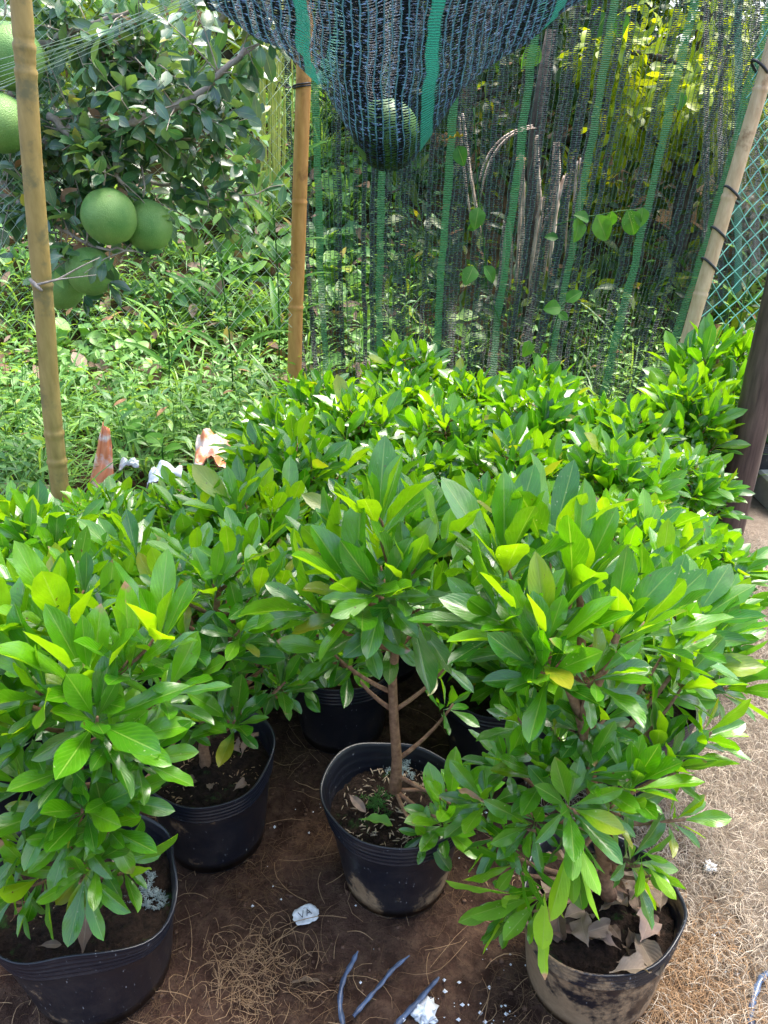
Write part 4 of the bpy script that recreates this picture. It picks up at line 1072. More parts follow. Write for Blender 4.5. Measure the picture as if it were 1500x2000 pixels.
# blue black plastic straps
def strap(pts, w, label):
    mb = MB(); P = []
    pts = [Vector(p) for p in pts]
    # smooth polyline
    fine = []
    for i in range(len(pts) - 1):
        p0 = pts[max(0, i - 1)]; p1 = pts[i]; p2 = pts[i + 1]; p3 = pts[min(len(pts) - 1, i + 2)]
        for k in range(8):
            t = k / 8
            fine.append(0.5 * ((2 * p1) + (-p0 + p2) * t + (2 * p0 - 5 * p1 + 4 * p2 - p3) * t * t + (-p0 + 3 * p1 - 3 * p2 + p3) * t ** 3))
    fine.append(pts[-1])
    n = len(fine)
    for i, p in enumerate(fine):
        T = (fine[min(i + 1, n - 1)] - fine[max(0, i - 1)]).normalized()
        s = T.cross(Vector((0.2 * math.sin(i * .3), 0.1, 1))).normalized()
        q = i / (n - 1); ww = w * (0.35 + 0.65 * min(1, (1 - q) * 5)) * (1 - 0.2 * math.sin(i * 1.1))
        up = Vector((0, 0, 0.0016 + 0.0015 * math.sin(i * .7)))
        P.append([tuple(p - s * ww / 2), tuple(p + up), tuple(p + s * ww / 2)])
    mb.grid(np.array(P))
    o = mb.build('plastic_strap', M['strip'], None, loc=fine[0]); md = o.modifiers.new('thick', 'SOLIDIFY'); md.thickness = 0.0012
    tag(o, label, 'plastic strap', 'loose blue black plastic straps')
def gp(px, py, z): 
    p = onz(px, py, z); return p
strap([gp(672, 2010, .015), gp(664, 1960, .02), gp(670, 1915, .03), gp(688, 1880, .045), gp(699, 1858, .06)], 0.010, 'leftmost blue black strap end curling up from the bottom edge')
strap([gp(690, 1985, .012), gp(715, 1955, .02), gp(745, 1920, .03), gp(770, 1890, .04), gp(800, 1866, .05)], 0.009, 'middle blue black strap arching over the dirt at the bottom edge')
strap([gp(765, 2012, .012), gp(795, 1978, .02), gp(825, 1945, .03), gp(858, 1908, .045)], 0.011, 'shiny strap beside the white foam lump at the bottom edge')
strap([gp(1470, 2020, .012), gp(1468, 1975, .02), gp(1478, 1930, .03), gp(1496, 1902, .03), gp(1530, 1885, .02)], 0.012, 'bright blue strap in the bottom right corner on the straw')

# ------------------------------------------------------------------ poles and posts
def bamboo(name_label, pts, r, mat, nodes, twig=None, cat='bamboo pole', group='bamboo poles holding the nets'):
    """pts: world points bottom to top"""
    root = thing('bamboo_pole', name_label, cat, pts[0], group)
    mb = MB(); dense = []; rad = []
    tot = sum((pts[i + 1] - pts[i]).length for i in range(len(pts) - 1)); acc = 0
    for i in range(len(pts) - 1):
        L = (pts[i + 1] - pts[i]).length; n = max(2, int(L / 0.01))
        for k in range(n):
            p = pts[i].lerp(pts[i + 1], k / n); s = acc + L * k / n
            rr = r * (1 - 0.10 * s / tot)
            for nz in nodes:
                d = (p.z - nz) / 0.006
                rr += 0.0048 * math.exp(-d * d) - 0.0022 * math.exp(-((p.z - nz - 0.014) / 0.006) ** 2)
            rr += 0.001 * noise.noise(Vector((s * 6, r * 100, 0)))
            dense.append(p + Vector((0.003 * noise.noise(Vector((s * 2, 0, r))), 0, 0))); rad.append(rr)
        acc += L
    dense.append(pts[-1]); rad.append(r * 0.9)
    mb.tube(dense, rad, 20)
    part(mb, 'culm', M[mat], root)
    return root
def line3(a, b, zlo, zhi):
    """straight pole through the two points, from zlo to zhi"""
    d = b - a
    return [a + d * ((zlo - a.z) / d.z), a, b, a + d * ((zhi - a.z) / d.z)]
Yl = 2.45
a, b = at(118, 930, Yl), at(42, 20, Yl)
lp = line3(a, b, -0.02, 2.35)
lp[1:3] = [at(100, 780, Yl) , at(86, 600, Yl), at(57, 250, Yl), b]
nzs = [at(40, 92, Yl).z, at(85, 555, Yl).z, at(105, 845, Yl).z, at(60, 142, Yl).z + 0.0, 0.55, 0.22, 2.1]
left_pole = bamboo('thick yellow brown bamboo pole standing at the left edge of the photo', lp, 0.0310, 'bamboo', nzs)
tw = MB(); p0 = at(70, 557, Yl - 0.035)
tw.tube([p0, at(115, 545, Yl - 0.06), at(160, 520, Yl - 0.08), at(195, 503, Yl - 0.08)], [0.004, 0.003, 0.002, 0.001], 6)
tw.tube([p0, at(120, 545, Yl - 0.07), at(188, 537, Yl - 0.1)], [0.003, 0.002, 0.001], 6)
tw.tube([at(58, 545, Yl - 0.03), p0, at(82, 568, Yl - 0.05)], [0.005, 0.007, 0.004], 6)
part(tw, 'twig', M['bark_grey'], left_pole)
Ym = 4.15
a, b = at(575, 720, Ym), at(592, 170, Ym)
mid_pole = bamboo('orange bamboo pole at the left edge of the dark back net', line3(a, b, -0.02, 2.35), 0.039, 'bamboo_orange', [at(580, 395, Ym).z, at(578, 600, Ym).z, 0.2, 2.0])
def wrap(root, c, r, n=1.3, w=0.0035, rise=0.02, name='tie', tilt=0.4, mat='tie', tail=None):
    mb = MB(); pts = []
    for i in range(int(26 * n)):
        th = i / 26 * 6.283
        pts.append(c + Vector((r * math.cos(th), r * math.sin(th), rise * i / 26 + tilt * r * math.cos(th))))
    mb.tube(pts, w, 6)
    if tail: mb.tube([pts[-1]] + [Vector(t) for t in tail], w * 0.8, 6)
    return part(mb, name, M[mat], root)
wrap(mid_pole, at(590, 173, Ym), 0.041, 2.2, 0.004, 0.010, tilt=0.1, tail=[at(560, 172, Ym), at(545, 160, Ym), at(538, 178, Ym)])
Yr = 4.0
a, b = at(1358, 612, Yr), at(1492, 150, Yr)
rp = line3(a, b, -0.02, 2.3)
right_pole = bamboo('pale bamboo pole leaning at the right edge of the back net, wound with black straps', rp, 0.036, 'bamboo_pale', [at(1375, 575, Yr).z, at(1480, 175, Yr).z, at(1427, 385, Yr).z, 0.3])
for (px, py) in ((1483, 140), (1429, 383), (1403, 462), (1384, 522)):
    wrap(right_pole, at(px, py, Yr), 0.039, 1.2, 0.0065, 0.02, name='strap', tilt=-0.9)
Yp = 2.95
a, b = at(1432, 985, Yp), at(1515, 620, Yp)
pp = line3(a, b, -0.02, 2.3)
mb = MB(); dp = []; dr = []
for i in range(120):
    t = i / 119; p = pp[0].lerp(pp[-1], t); dp.append(p + Vector((0.004 * noise.noise(Vector((t * 8, 1, 1))), 0, 0))); dr.append(0.066 * (1 - 0.08 * t) + 0.0015 * noise.noise(Vector((t * 30, 2, 2))))
mb.tube(dp, dr, 28)
o = mb.build('wooden_post', M['post'], None, loc=pp[0]); tag(o, 'thick dark brown post leaning at the right edge', 'post')

# ------------------------------------------------------------------ nets
def sheet(name, P, UV, mat, label, cat, loc=None):
    mb = MB(); mb.grid(P, uv=UV)
    o = mb.build(name, M[mat], None, loc=loc); return tag(o, label, cat)
# back net
nu_, nv_ = 150, 90
P = np.zeros((nv_, nu_, 3)); UV = np.zeros((nv_, nu_, 2))
for j in range(nv_):
    t = j / (nv_ - 1)          # 0 bottom
    for i in range(nu_):
        s = i / (nu_ - 1)
        z = 0.02 + t * 2.5
        xl = at(563, 400, 4.30).x; xr = 0.0
        Yb = 4.38 + 0.05 * math.sin(s * 9)
        # right border follows the leaning pole
        xr = rp[0].x + (rp[-1].x - rp[0].x) * (z / 2.3) + 0.02
        Yx = Yb * (1 - s) + 4.10 * s
        x = xl + (xr - xl) * s
        sag = 0.05 * math.sin(s * 3.14) * math.sin(t * 3.14)
        fold = 0.016 * math.sin(s * 70 + 3 * math.sin(t * 3)) * (0.4 + 0.6 * (1 - t)) + 0.03 * noise.noise(Vector((s * 5, t * 3, 0)))
        low = max(0, 0.34 - t) / 0.34
        y = Yx + fold - sag - 0.28 * low ** 1.6 - 0.05 * low * noise.noise(Vector((s * 16, t * 9, 2))) * 3
        lean = (s - 0.35) * 0.25 * low * 0.6
        P[j, i] = (x - lean, y, z)
        UV[j, i] = (s * 2.35, t * 2.55 + 0.02 * noise.noise(Vector((s * 7, 0, 0))))
sheet('shade_net', P, UV.reshape(-1, 2), 'net_back', 'dark knitted shade net with green stripes hanging as the back wall', 'shade net')
# roof net sagging under a fruit
FY = 2.1
fc = at(755, 262, FY); fr = 0.080
lowz = fc.z - fr - 0.004
nu_, nv_ = 150, 150
P = np.zeros((nv_, nu_, 3)); UV = np.zeros((nv_, nu_, 2))
for j in range(nv_):
    y = 1.45 + 1.75 * j / (nv_ - 1)
    for i in range(nu_):
        s = i / (nu_ - 1)
        x = -0.385 + 1.31 * s
        dx, dy = x - fc.x, y - fc.y
        r = math.hypot(dx * (1.12 if dx < 0 else 0.90), dy)
        th = math.atan2(dy, dx)
        # hugs the sphere below, then rises along tight folds
        if r < fr * 0.80: zr = fc.z - math.sqrt(max(1e-6, (fr + 0.004) ** 2 - r * r))
        else:
            z1 = fc.z - math.sqrt((fr + 0.004) ** 2 - (fr * 0.80) ** 2)
            q = r - fr * 0.80
            zr = z1 + (1.5 * q if q < 0.10 else 0.15 + 0.78 * (q - 0.10))
        k = min(1.0, max(0, r - fr * 0.8) / 0.25)
        zr += k * (0.014 * math.sin(th * 13 + 2 * math.sin(th * 3)) * min(1, r * 2.5) + 0.020 * noise.noise(Vector((x * 4, y * 4, 4))) + 0.010 * math.sin(r * 40 + th * 5) * k * 0.6)
        # left hem hangs down as an edge
        hem = max(0.0, (-0.24 - x)) 
        zr -= hem * 0.35
        P[j, i] = (x, y, min(zr, 2.35))
        UV[j, i] = (x - 0.05 * (y - fc.y) + 0.012 * math.sin(y * 7), y)
# UV v: true arc length along y
d = np.linalg.norm(np.diff(P, axis=0), axis=2); UV[1:, :, 1] = 1.45 + np.cumsum(d, axis=0)
du = np.linalg.norm(np.diff(P, axis=1), axis=2)
sheet('shade_net', P, UV.reshape(-1, 2), 'net_roof', 'black roof net sagging in a point under the weight of a fruit', 'shade net')
def sphere_mb(c, r, sq=1.0, n=(24, 36), dimple=0.06, pear=0.0):
    mb = MB(); Pm = np.zeros((n[0], n[1], 3))
    for j in range(n[0]):
        ph = math.pi * (j + 0.01) / (n[0] - 0.98)
        for i in range(n[1]):
            th = 2 * math.pi * i / n[1]
            k = 1 - dimple * math.exp(-(ph / 0.25) ** 2) - dimple * math.exp(-((math.pi - ph) / 0.2) ** 2) + 0.012 * noise.noise(Vector((math.cos(th) * 2, math.sin(th) * 2, ph * 2)))
            rr = r * k * (1 - pear * math.cos(ph) * 0.5 * (1 if math.cos(ph) > 0 else 0.3))
            Pm[j, i] = (c[0] + rr * math.sin(ph) * math.cos(th), c[1] + rr * math.sin(ph) * math.sin(th), c[2] + rr * sq * math.cos(ph))
    mb.grid(Pm, closed_u=True); return mb
hc = MB(); hc.tube([tuple(P[j, 0]) for j in range(0, nv_, 2)], 0.0035, 6); hem_ = hc.build('hem', M['net_hem'])
hem_.parent = [q for q in COL.objects if q.name.startswith('shade_net')][-1]
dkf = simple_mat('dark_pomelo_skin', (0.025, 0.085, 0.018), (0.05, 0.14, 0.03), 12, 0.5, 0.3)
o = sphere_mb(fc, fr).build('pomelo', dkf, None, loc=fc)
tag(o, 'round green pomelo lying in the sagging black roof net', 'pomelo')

# side net and turquoise wire mesh at the right
P = np.zeros((30, 30, 3)); UV = np.zeros((30, 30, 2))
for j in range(30):
    for i in range(30):
        s, t = i / 29, j / 29
        pxx = 1372 + s * 330; top = -120
        bot = 625 - s * 260
        py = bot + (top - bot) * t
        Y = 4.35 + 0.5 * s + 0.04 * noise.noise(Vector((s * 6, t * 5, 0)))
        P[j, i] = tuple(at(pxx, py, Y)); UV[j, i] = (s * 1.1, t * 2)
sheet('shade_net', P, UV.reshape(-1, 2), 'net_side', 'dark teal side net hanging behind the turquoise mesh on the right', 'shade net')
def mesh_net(name, fn, nu, nv, r, mat, label, cat, kink=0.35):
    """diamond mesh: fn(u, v) gives the point, strands zigzag"""
    mb = MB()
    for k in range(-nv, nu + 1):
        for sgn in (1, -1):
            pts = []
            for j in range(nv + 1):
                uu = (k + j) if sgn > 0 else (k + nv - j)
                if 0 <= uu <= nu:
                    wob_ = kink * (0.5 if (j % 2) else -0.5) * 0.35
                    pts.append(fn((uu + wob_ * sgn * 0.6) / nu, j / nv))
            if len(pts) > 1: mb.tube(pts, r, 4, cap=False)
    o = mb.build(name, M[mat]); return tag(o, label, cat)
def fn_wire(u, v):
    px = 1358 + u * 300 + (1 - v) * 0 + v * 130 * (1 - u); py = 690 - v * 640
    Y = 4.02 + 0.35 * u + 0.05 * noise.noise(Vector((u * 4, v * 4, 1)))
    return at(px, py, Y)
mesh_net('wire_mesh', fn_wire, 9, 18, 0.0026, 'wire', 'turquoise diamond mesh stretched right of the leaning pole', 'net', 0.9)
def fn_bird(u, v):
    px = -80 + u * 650; py = 640 - v * 760 
    Y = 2.75 + 0.9 * u + 0.12 * noise.noise(Vector((u * 5, v * 5, 2)))
    p = at(px, py, Y); p.z += 0.03 * noise.noise(Vector((u * 9, v * 9, 7))); return p
mesh_net('bird_net', fn_bird, 26, 26, 0.0009, 'thread', 'fine pale thread net across the left side in front of the pomelo tree', 'net', 0.2)
# bundled thread lines running up to the roof net
mb = MB()
rs = np.random.RandomState(6)
for k in range(12):
    a = at(-40, 150 + rs.uniform(-30, 50), 2.6); b = at(430 + rs.uniform(-30, 40), rs.uniform(-70, -10), 2.4)
    m = (a + b) / 2 - Vector((0, 0, rs.uniform(0, 0.03)))
    mb.tube(bez(a, m, b, 10), 0.0009, 4, cap=False)
o = mb.build('cord_bundle', M['thread']); tag(o, 'gathered hem cords of the thread net running up to the roof net', 'cords')

# ------------------------------------------------------------------ pomelo tree at the left
def tree_root():
    base = Vector((-2.1, 3.9, gz(-2.1, 3.9)))
    t = thing('pomelo_tree', 'pomelo tree with grey branches, bluish leaves and large green fruits at the left', 'fruit tree', base)
    rs = np.random.RandomState(21)
    tb = MB()
    tb.tube([base, Vector((-2.05, 3.85, 0.6)), Vector((-1.9, 3.75, 1.15))], [0.07, 0.06, 0.05], 12)
    bl = []
    def limb(pts, r0, r1):
        fine = []
        for i in range(len(pts) - 1):
            for k in range(5): fine.append(pts[i].lerp(pts[i + 1], k / 5) + Vector(rs.normal(0, 0.004, 3)))
        fine.append(pts[-1]); n = len(fine)
        tb.tube(fine, [r0 + (r1 - r0) * i / (n - 1) for i in range(n)], 7); bl.append(fine)
    S = Vector((-1.9, 3.75, 1.15))
    limb([S, at(60, 300, 3.1), at(130, 255, 3.0), at(250, 240, 2.95), at(330, 220, 2.95), at(400, 180, 2.95), at(480, 95, 2.95)], 0.026, 0.009)
    limb([at(95, 225, 3.0), at(150, 275, 2.95), at(200, 300, 2.95), at(240, 360, 2.9)], 0.014, 0.005)
    limb([S, at(20, 340, 3.2), at(60, 325, 3.1), at(130, 330, 3.1)], 0.022, 0.01)
    limb([at(-20, 370, 3.1), at(50, 400, 3.0), at(120, 450, 2.95), at(180, 480, 2.9), at(260, 490, 2.9)], 0.010, 0.004)
    limb([at(250, 240, 3.1), at(300, 270, 3.1), at(400, 270, 3.1), at(430, 240, 3.05)], 0.007, 0.003)
    limb([at(60, 300, 3.3), at(20, 200, 3.2), at(60, 100, 3.1), at(150, 60, 3.1), at(260, 20, 3.1)], 0.022, 0.006)
    limb([at(150, 60, 3.1), at(220, 110, 3.1), at(290, 130, 3.1)], 0.008, 0.003)
    limb([at(130, 330, 3.1), at(230, 350, 3.15), at(330, 360, 3.2), at(420, 390, 3.2), at(500, 380, 3.2)], 0.009, 0.003)
    limb([S, Vector((-2.3, 3.6, 1.9)), at(-60, -40, 3.1), at(100, -120, 3.1)], 0.03, 0.01)
    limb([at(430, 40, 3.1), at(500, -60, 3.1)], 0.01, 0.006)
    limb([at(270, 90, 3.1), at(300, 130, 3.1), at(280, 200, 3.1)], 0.005, 0.003)
    # twigs and leaves
    leaves = []
    for f in bl:
        for k in range(len(f) * 2):
            i = rs.randint(1, len(f)); p = f[i]
            d = Vector(rs.normal(0, 1, 3)); d.y *= 0.8; d.normalize(); l = rs.uniform(0.06, 0.24)
            e = p + d * l
            tb.tube([p, (p + e) / 2 + Vector((0, 0, 0.01)), e], [0.003, 0.002, 0.0012], 4, cap=False)
            for q in range(rs.randint(5, 10)):
                t_ = rs.uniform(0.25, 1.0); b = p.lerp(e, t_)
                D = np.array(d) * 0.5 + rs.normal(0, 0.65, 3) + np.array((0, 0, -0.1)); N = np.array((0, -0.45, 1.0)) + rs.normal(0, 0.45, 3)
                leaves.append((np.array(b), D, N, rs.uniform(0.05, 0.095), rs.uniform(0.026, 0.045), rs.uniform(0, 0.5), rs.uniform(0.1, 0.4), 0.04, (rs.rand(), rs.rand() ** 2 * 0.8, 1.0 if rs.rand() < 0.01 else 0)))
    # leafy mass of the crown
    for k in range(1050):
        px = rs.uniform(-60, 520); py = rs.uniform(-80, 480)
        if rs.rand() < max(0, (py - 250) / 260) * 0.75 + max(0, (px - 330) / 260) * 0.6: continue
        b = at(px, py, rs.uniform(3.15, 3.9))
        D = rs.normal(0, 1, 3) + np.array((0, 0, -0.2)); N = np.array((0, -0.45, 1.0)) + rs.normal(0, 0.45, 3)
        leaves.append((np.array(b), D, N, rs.uniform(0.06, 0.125), rs.uniform(0.034, 0.058), rs.uniform(0, 0.5), rs.uniform(0.1, 0.4), 0.04, (rs.rand(), rs.rand() ** 2 * 0.8, 0.0)))
    part(tb, 'trunk', M['bark_grey'], t)
    leaf_obj('crown', [to_batches(leaves, nu=3, nv=6, shape=1.0, seed=4)], M['citrus'], t)
    for (px, py, Y, r, lab) in ((211, 418, 2.85, 0.094, None), (286, 436, 2.98, 0.090, None), (176, 526, 2.88, 0.084, None), (120, 556, 3.0, 0.082, None),
                                (0, 235, 2.8, 0.090, None), (22, 105, 2.9, 0.10, None)):
        c = at(px, py, Y)
        me = local_build(sphere_mb((0, 0, 0), r, 1.06, pear=0.30), 'fruit', M['fruit'])
        o = bpy.data.objects.new('fruit', me); COL.objects.link(o); o.parent = t; o.location = c - t.location; o.rotation_euler = (0.2, 0.1 * px / 100, px)
        sk = MB(); sk.tube([c + Vector((0, 0, r * 0.97)), c + Vector((0.01, 0, r + 0.03)), c + Vector((0.0, 0.03, r + 0.10))], 0.0035, 6)
        so = part(sk, 'stalk', M['bark_grey'], t); so.parent = o; so.location = t.location - c; so.rotation_euler = (0, 0, 0)
        so.matrix_parent_inverse = Matrix.Identity(4)
        # undo the fruit's own turn so that the stalk stays upright
        so.matrix_parent_inverse = o.rotation_euler.to_matrix().to_4x4().inverted()
tree_root()

# ------------------------------------------------------------------ weeds, shrubs and trees behind
def scatter_leaves(rs, n, fn, L, W, young, updir=(0, -0.3, 1.0), hang=0.0, njit=0.5, dry=0.0, spreadD=1.0):
    leaves = []
    for _ in range(n):
        b = fn(rs)
        if b is None: continue
        D = rs.normal(0, spreadD, 3) + np.array((0, 0, -hang)); N = np.array(updir) + rs.normal(0, njit, 3)
        l = rs.uniform(*L)
        leaves.append((np.array(b), D, N, l, l * rs.uniform(*W), rs.uniform(-0.1, 0.8), rs.uniform(0.1, 0.4), 0.03,
                       (rs.rand(), min(1, max(0, rs.normal(young, 0.25))), 1.0 if rs.rand() < dry else 0.0)))
    return leaves
# weeds: upright leafy stalks
def weeds(name, n, area, label, seed, hmin, hmax, L, young, blades=0.3, cond=None, mat='weed', kind='stuff', dens=7):
    rs = np.random.RandomState(seed); leaves = []; st = MB()
    for _ in range(n):
        x = rs.uniform(area[0], area[1]); y = rs.uniform(area[2], area[3])
        if cond and not cond(x, y): continue
        h = rs.uniform(hmin, hmax); z0 = gz(x, y)
        if rs.rand() < blades:
            for q in range(rs.randint(3, 7)):
                a = rs.uniform(0, 6.28); el_ = rs.uniform(0.7, 1.4)
                D = (math.cos(a) * math.cos(el_), math.sin(a) * math.cos(el_), math.sin(el_))
                N = np.array((-math.cos(a) * 1.0, -math.sin(a) * 1.0, 0.6))
                leaves.append((np.array((x, y, z0 + rs.uniform(0, h * 0.3))), np.array(D), N, h * rs.uniform(0.7, 1.1), rs.uniform(0.008, 0.018), rs.uniform(0.6, 1.8), 0.3, 0.02, (rs.rand(), min(1, max(0, rs.normal(young, .2))), 0.0)))
            continue
        lean = rs.normal(0, 0.15, 2); top = Vector((x + lean[0] * h, y + lean[1] * h, z0 + h))
        st.tube([Vector((x, y, z0)), (Vector((x, y, z0)) + top) / 2 + Vector((0.01, 0, 0)), top], [0.003, 0.0025, 0.0012], 4, cap=False)
        m = int(dens * h / 0.25)
        for q in range(m):
            t_ = (q + 1) / m; b = Vector((x, y, z0)).lerp(top, t_); a = q * 2.1 + x * 10
            D = np.array((math.cos(a), math.sin(a), 0.55 + rs.normal(0, 0.2))); N = np.array((-math.cos(a) * .4, -math.sin(a) * .4, 1.0)) + rs.normal(0, 0.2, 3)
            l = rs.uniform(*L) * (1.1 - 0.4 * t_)
            leaves.append((np.array(b), D, N, l, l * rs.uniform(0.22, 0.36), rs.uniform(0.1, 0.9), 0.25, 0.03, (rs.rand(), min(1, max(0, rs.normal(young, .22))), 1.0 if rs.rand() < 0.012 else 0.0)))
    batches = [to_batches(leaves, nu=3, nv=6, shape=0.85, seed=seed)]
    # stems go into the same stuff object
    V = np.concatenate(st.v); F = np.array([f for f in st.f]); batches.append((V, F, np.concatenate(st.uv), np.tile((0.3, 0.4, 0.0), (len(V), 1))))
    o = leaf_obj(name, batches, M[mat]); return tag(o, label, 'weeds', kind=kind)
def left_area(x, y):
    px, py = inv(x, y, 0.1)
    return px < 600 + (850 - py) * 0.1 and not (px > 430 and py > 930) and not (130 < px < 500 and y < 3.35)
weeds('weeds', 1500, (-3.0, 0.15, 2.9, 5.6), 'pale green weeds filling the ground left of the shrubs', 41, 0.18, 0.5, (0.06, 0.14), 0.5, 0.5, left_area)
weeds('weeds', 420, (1.2, 3.4, 3.3, 6.0), 'bright grass and weeds behind the dark post on the right', 42, 0.25, 0.6, (0.06, 0.12), 0.75, 0.6)
weeds('grass', 260, (0.3, 1.6, 3.65, 4.2), 'grass tufts growing at the foot of the back net', 43, 0.12, 0.42, (0.05, 0.10), 0.6, 0.7)
weeds('weeds', 90, (-0.5, 1.7, 4.6, 5.3), 'weeds growing behind the back net', 44, 0.3, 0.7, (0.06, 0.12), 0.4, 0.4)
# slope undergrowth (mass)
def slope_fn(x0, x1, y0, y1, h):
    def f(rs):
        x = rs.uniform(x0, x1); y = y0 + (y1 - y0) * rs.rand() ** 1.4
        return (x, y, gz(x, y) + h * rs.rand() ** 0.8)
    return f
rs = np.random.RandomState(50)
bat = []
for c_ in range(170):
    x = rs.uniform(-4.6, 0.3); y = 4.5 + 4.6 * rs.rand() ** 1.3
    if rs.rand() < 0.5 and 5.0 < y < 5.8: continue
    z = gz(x, y); rad = rs.uniform(0.14, 0.42); hh = rs.uniform(0.15, 0.6); big = rs.uniform(0.045, 0.17); yg = rs.uniform(0.0, 1.0); kind_ = rs.rand(); nrm = rs.normal(0, 0.3, 2)
    lv = []
    for k in range(int(55 + 70 * rad / 0.3 * (0.09 / big))):
        a_ = rs.uniform(0, 6.28); q = rad * math.sqrt(rs.rand()); zz = z + hh * rs.rand() * (1 - 0.6 * q / rad)
        l = big * rs.uniform(0.6, 1.3)
        if kind_ < 0.3:      # grassy clump
            D = np.array((math.cos(a_) * .6, math.sin(a_) * .6, 1.1)) + rs.normal(0, .15, 3); N = np.array((-math.cos(a_), -math.sin(a_), .5)); w = rs.uniform(0.007, 0.018); l = rs.uniform(0.2, 0.45)
            lv.append((np.array((x + q * .4 * math.cos(a_), y + q * .4 * math.sin(a_), z)), D, N, l, w, rs.uniform(.5, 1.8), .3, .02, (rs.rand(), min(1, max(0, yg + rs.normal(0, .15))), 0.0)))
        else:
            D = np.array((math.cos(a_), math.sin(a_), -0.1)) + rs.normal(0, .4, 3); N = np.array((nrm[0], nrm[1] - 0.5, 1.0)) + rs.normal(0, .35, 3)
            lv.append((np.array((x + q * math.cos(a_), y + q * math.sin(a_), zz)), D, N, l, l * (0.75 if kind_ > 0.75 else 0.42), rs.uniform(0, .8), .3, .04, (rs.rand(), min(1, max(0, yg + rs.normal(0, .12))), 1.0 if rs.rand() < 0.02 else 0.0)))
    bat.append(to_batches(lv, nu=3, nv=6, shape=0.8 if kind_ > 0.75 else 0.95, seed=200 + c_))
o = leaf_obj('undergrowth', bat, M['weed']); tag(o, 'mixed light green undergrowth covering the slope on the left', 'undergrowth', kind='stuff')
lv = scatter_leaves(rs, 7000, slope_fn(0.0, 6.0, 5.0, 11.0, 0.7), (0.08, 0.18), (0.25, 0.5), 0.0, dry=0.04)
o = leaf_obj('undergrowth', [to_batches(lv, nu=3, nv=5, shape=0.9, seed=51)], M['jungle']); tag(o, 'dark undergrowth on the slope behind the back net', 'undergrowth', kind='stuff')
lv = scatter_leaves(rs, 800, slope_fn(-3.6, 0.2, 4.5, 6.6, 0.30), (0.06, 0.18), (0.3, 0.5), 0.5, dry=0.0)
o = leaf_obj('dead_leaf_litter', [to_batches(lv, nu=3, nv=6, shape=0.9, seed=52)], M['dead']); tag(o, 'brown dead leaves caught in the undergrowth on the left slope', 'leaf litter', kind='stuff')

# individual broad leaved plants
def leafy_plant(name, base, h, n, L, W, label, cat, seed, mat='vine', young=0.4, group=None, lean=(0, 0), shape=0.85, nst=1):
    base = Vector(base); t = thing(name, label, cat, base, group); rs = np.random.RandomState(seed)
    st = MB(); lv = []
    for s_ in range(nst):
        tp = base + Vector((lean[0] + rs.normal(0, 0.06) * (nst > 1), lean[1], h * rs.uniform(0.8, 1.0)))
        pts = bez(base, (base + tp) / 2 + Vector((rs.normal(0, 0.03), 0, 0.05)), tp, 8)
        st.tube(pts, [0.006 - 0.0005 * i for i in range(8)], 6)
        for k in range(n):
            q = (k + 1.5) / (n + 1); i = min(6, int(q * 7)); p = pts[i].lerp(pts[i + 1], q * 7 - i)
            a = k * 2.4 + seed; D = np.array((math.cos(a), math.sin(a), 0.5)); N = np.array((-math.cos(a) * .5, -math.sin(a) * .5 - 0.2, 1.0)) + rs.normal(0, 0.15, 3)
            l = L * rs.uniform(0.75, 1.15)
            lv.append((np.array(p), D, N, l, l * W, rs.uniform(0.3, 1.0), 0.25, 0.05, (rs.rand() * 0.7, min(1, max(0, rs.normal(young, 0.15))), 0.0)))
    part(st, 'stem', M['bark_grey'] if mat == 'dead' else M['vine'], t)
    leaf_obj('foliage', [to_batches(lv, nu=5, nv=8, shape=shape, seed=seed)], M[mat], t)
    return t
def gbase(px, py):
    p = onz(px, py, 0.0); p.z = gz(p.x, p.y); return p
leafy_plant('broadleaf_weed', gbase(255, 930), 0.34, 5, 0.15, 0.62, 'weed with round pale green leaves right of the orange bag', 'weed', 61, young=0.6, group='broad leaved weeds')
leafy_plant('broadleaf_weed', gbase(330, 960), 0.26, 5, 0.12, 0.6, 'bright weed with rounded leaves left of the torn orange and white bag', 'weed', 62, young=0.85, group='broad leaved weeds')
leafy_plant('broadleaf_weed', gbase(60, 960), 0.30, 6, 0.14, 0.35, 'weed with long drooping pale leaves left of the bamboo pole', 'weed', 63, young=0.5, group='broad leaved weeds')
def tall_blades(base, h, n, label, seed, w=0.035):
    base = Vector(base); rs = np.random.RandomState(seed); t = thing('tall_grass_plant', label, 'grass plant', base, 'tall broad bladed grasses')
    st = MB(); tp = base + Vector((rs.normal(0, 0.05), 0, h)); pts = bez(base, (base + tp) / 2 + Vector((0.03, 0, 0)), tp, 6); st.tube(pts, 0.004, 5)
    lv = []
    for k in range(n):
        p = pts[min(5, 1 + k * 5 // n)]; a = k * math.pi + rs.normal(0, 0.5); D = np.array((math.cos(a) * .7, math.sin(a) * .4, 0.9)); N = np.array((-math.cos(a) * .8, -0.5, 0.6))
        l = rs.uniform(0.28, 0.42); lv.append((np.array(p), D, N, l, w * rs.uniform(.8, 1.2), rs.uniform(0.6, 1.5), 0.3, 0.02, (rs.rand() * .8, rs.uniform(.2, .95), 0.0)))
    part(st, 'stem', M['vine'], t); leaf_obj('blades', [to_batches(lv, nu=5, nv=12, shape=0.7, seed=seed)], M['vine'], t)
tall_blades(at(455, 760, 4.0), 0.75, 6, 'tall grass with broad bright blades left of the orange pole', 71)
tall_blades(at(545, 720, 4.3), 0.95, 7, 'tall broad bladed grass touching the orange pole', 72, 0.045)
tall_blades(at(330, 760, 4.2), 0.55, 6, 'broad bladed grass low under the hanging fruits', 73)
tall_blades(at(395, 640, 4.6), 0.8, 6, 'bluish broad bladed grass in the middle of the left slope', 74, 0.04)
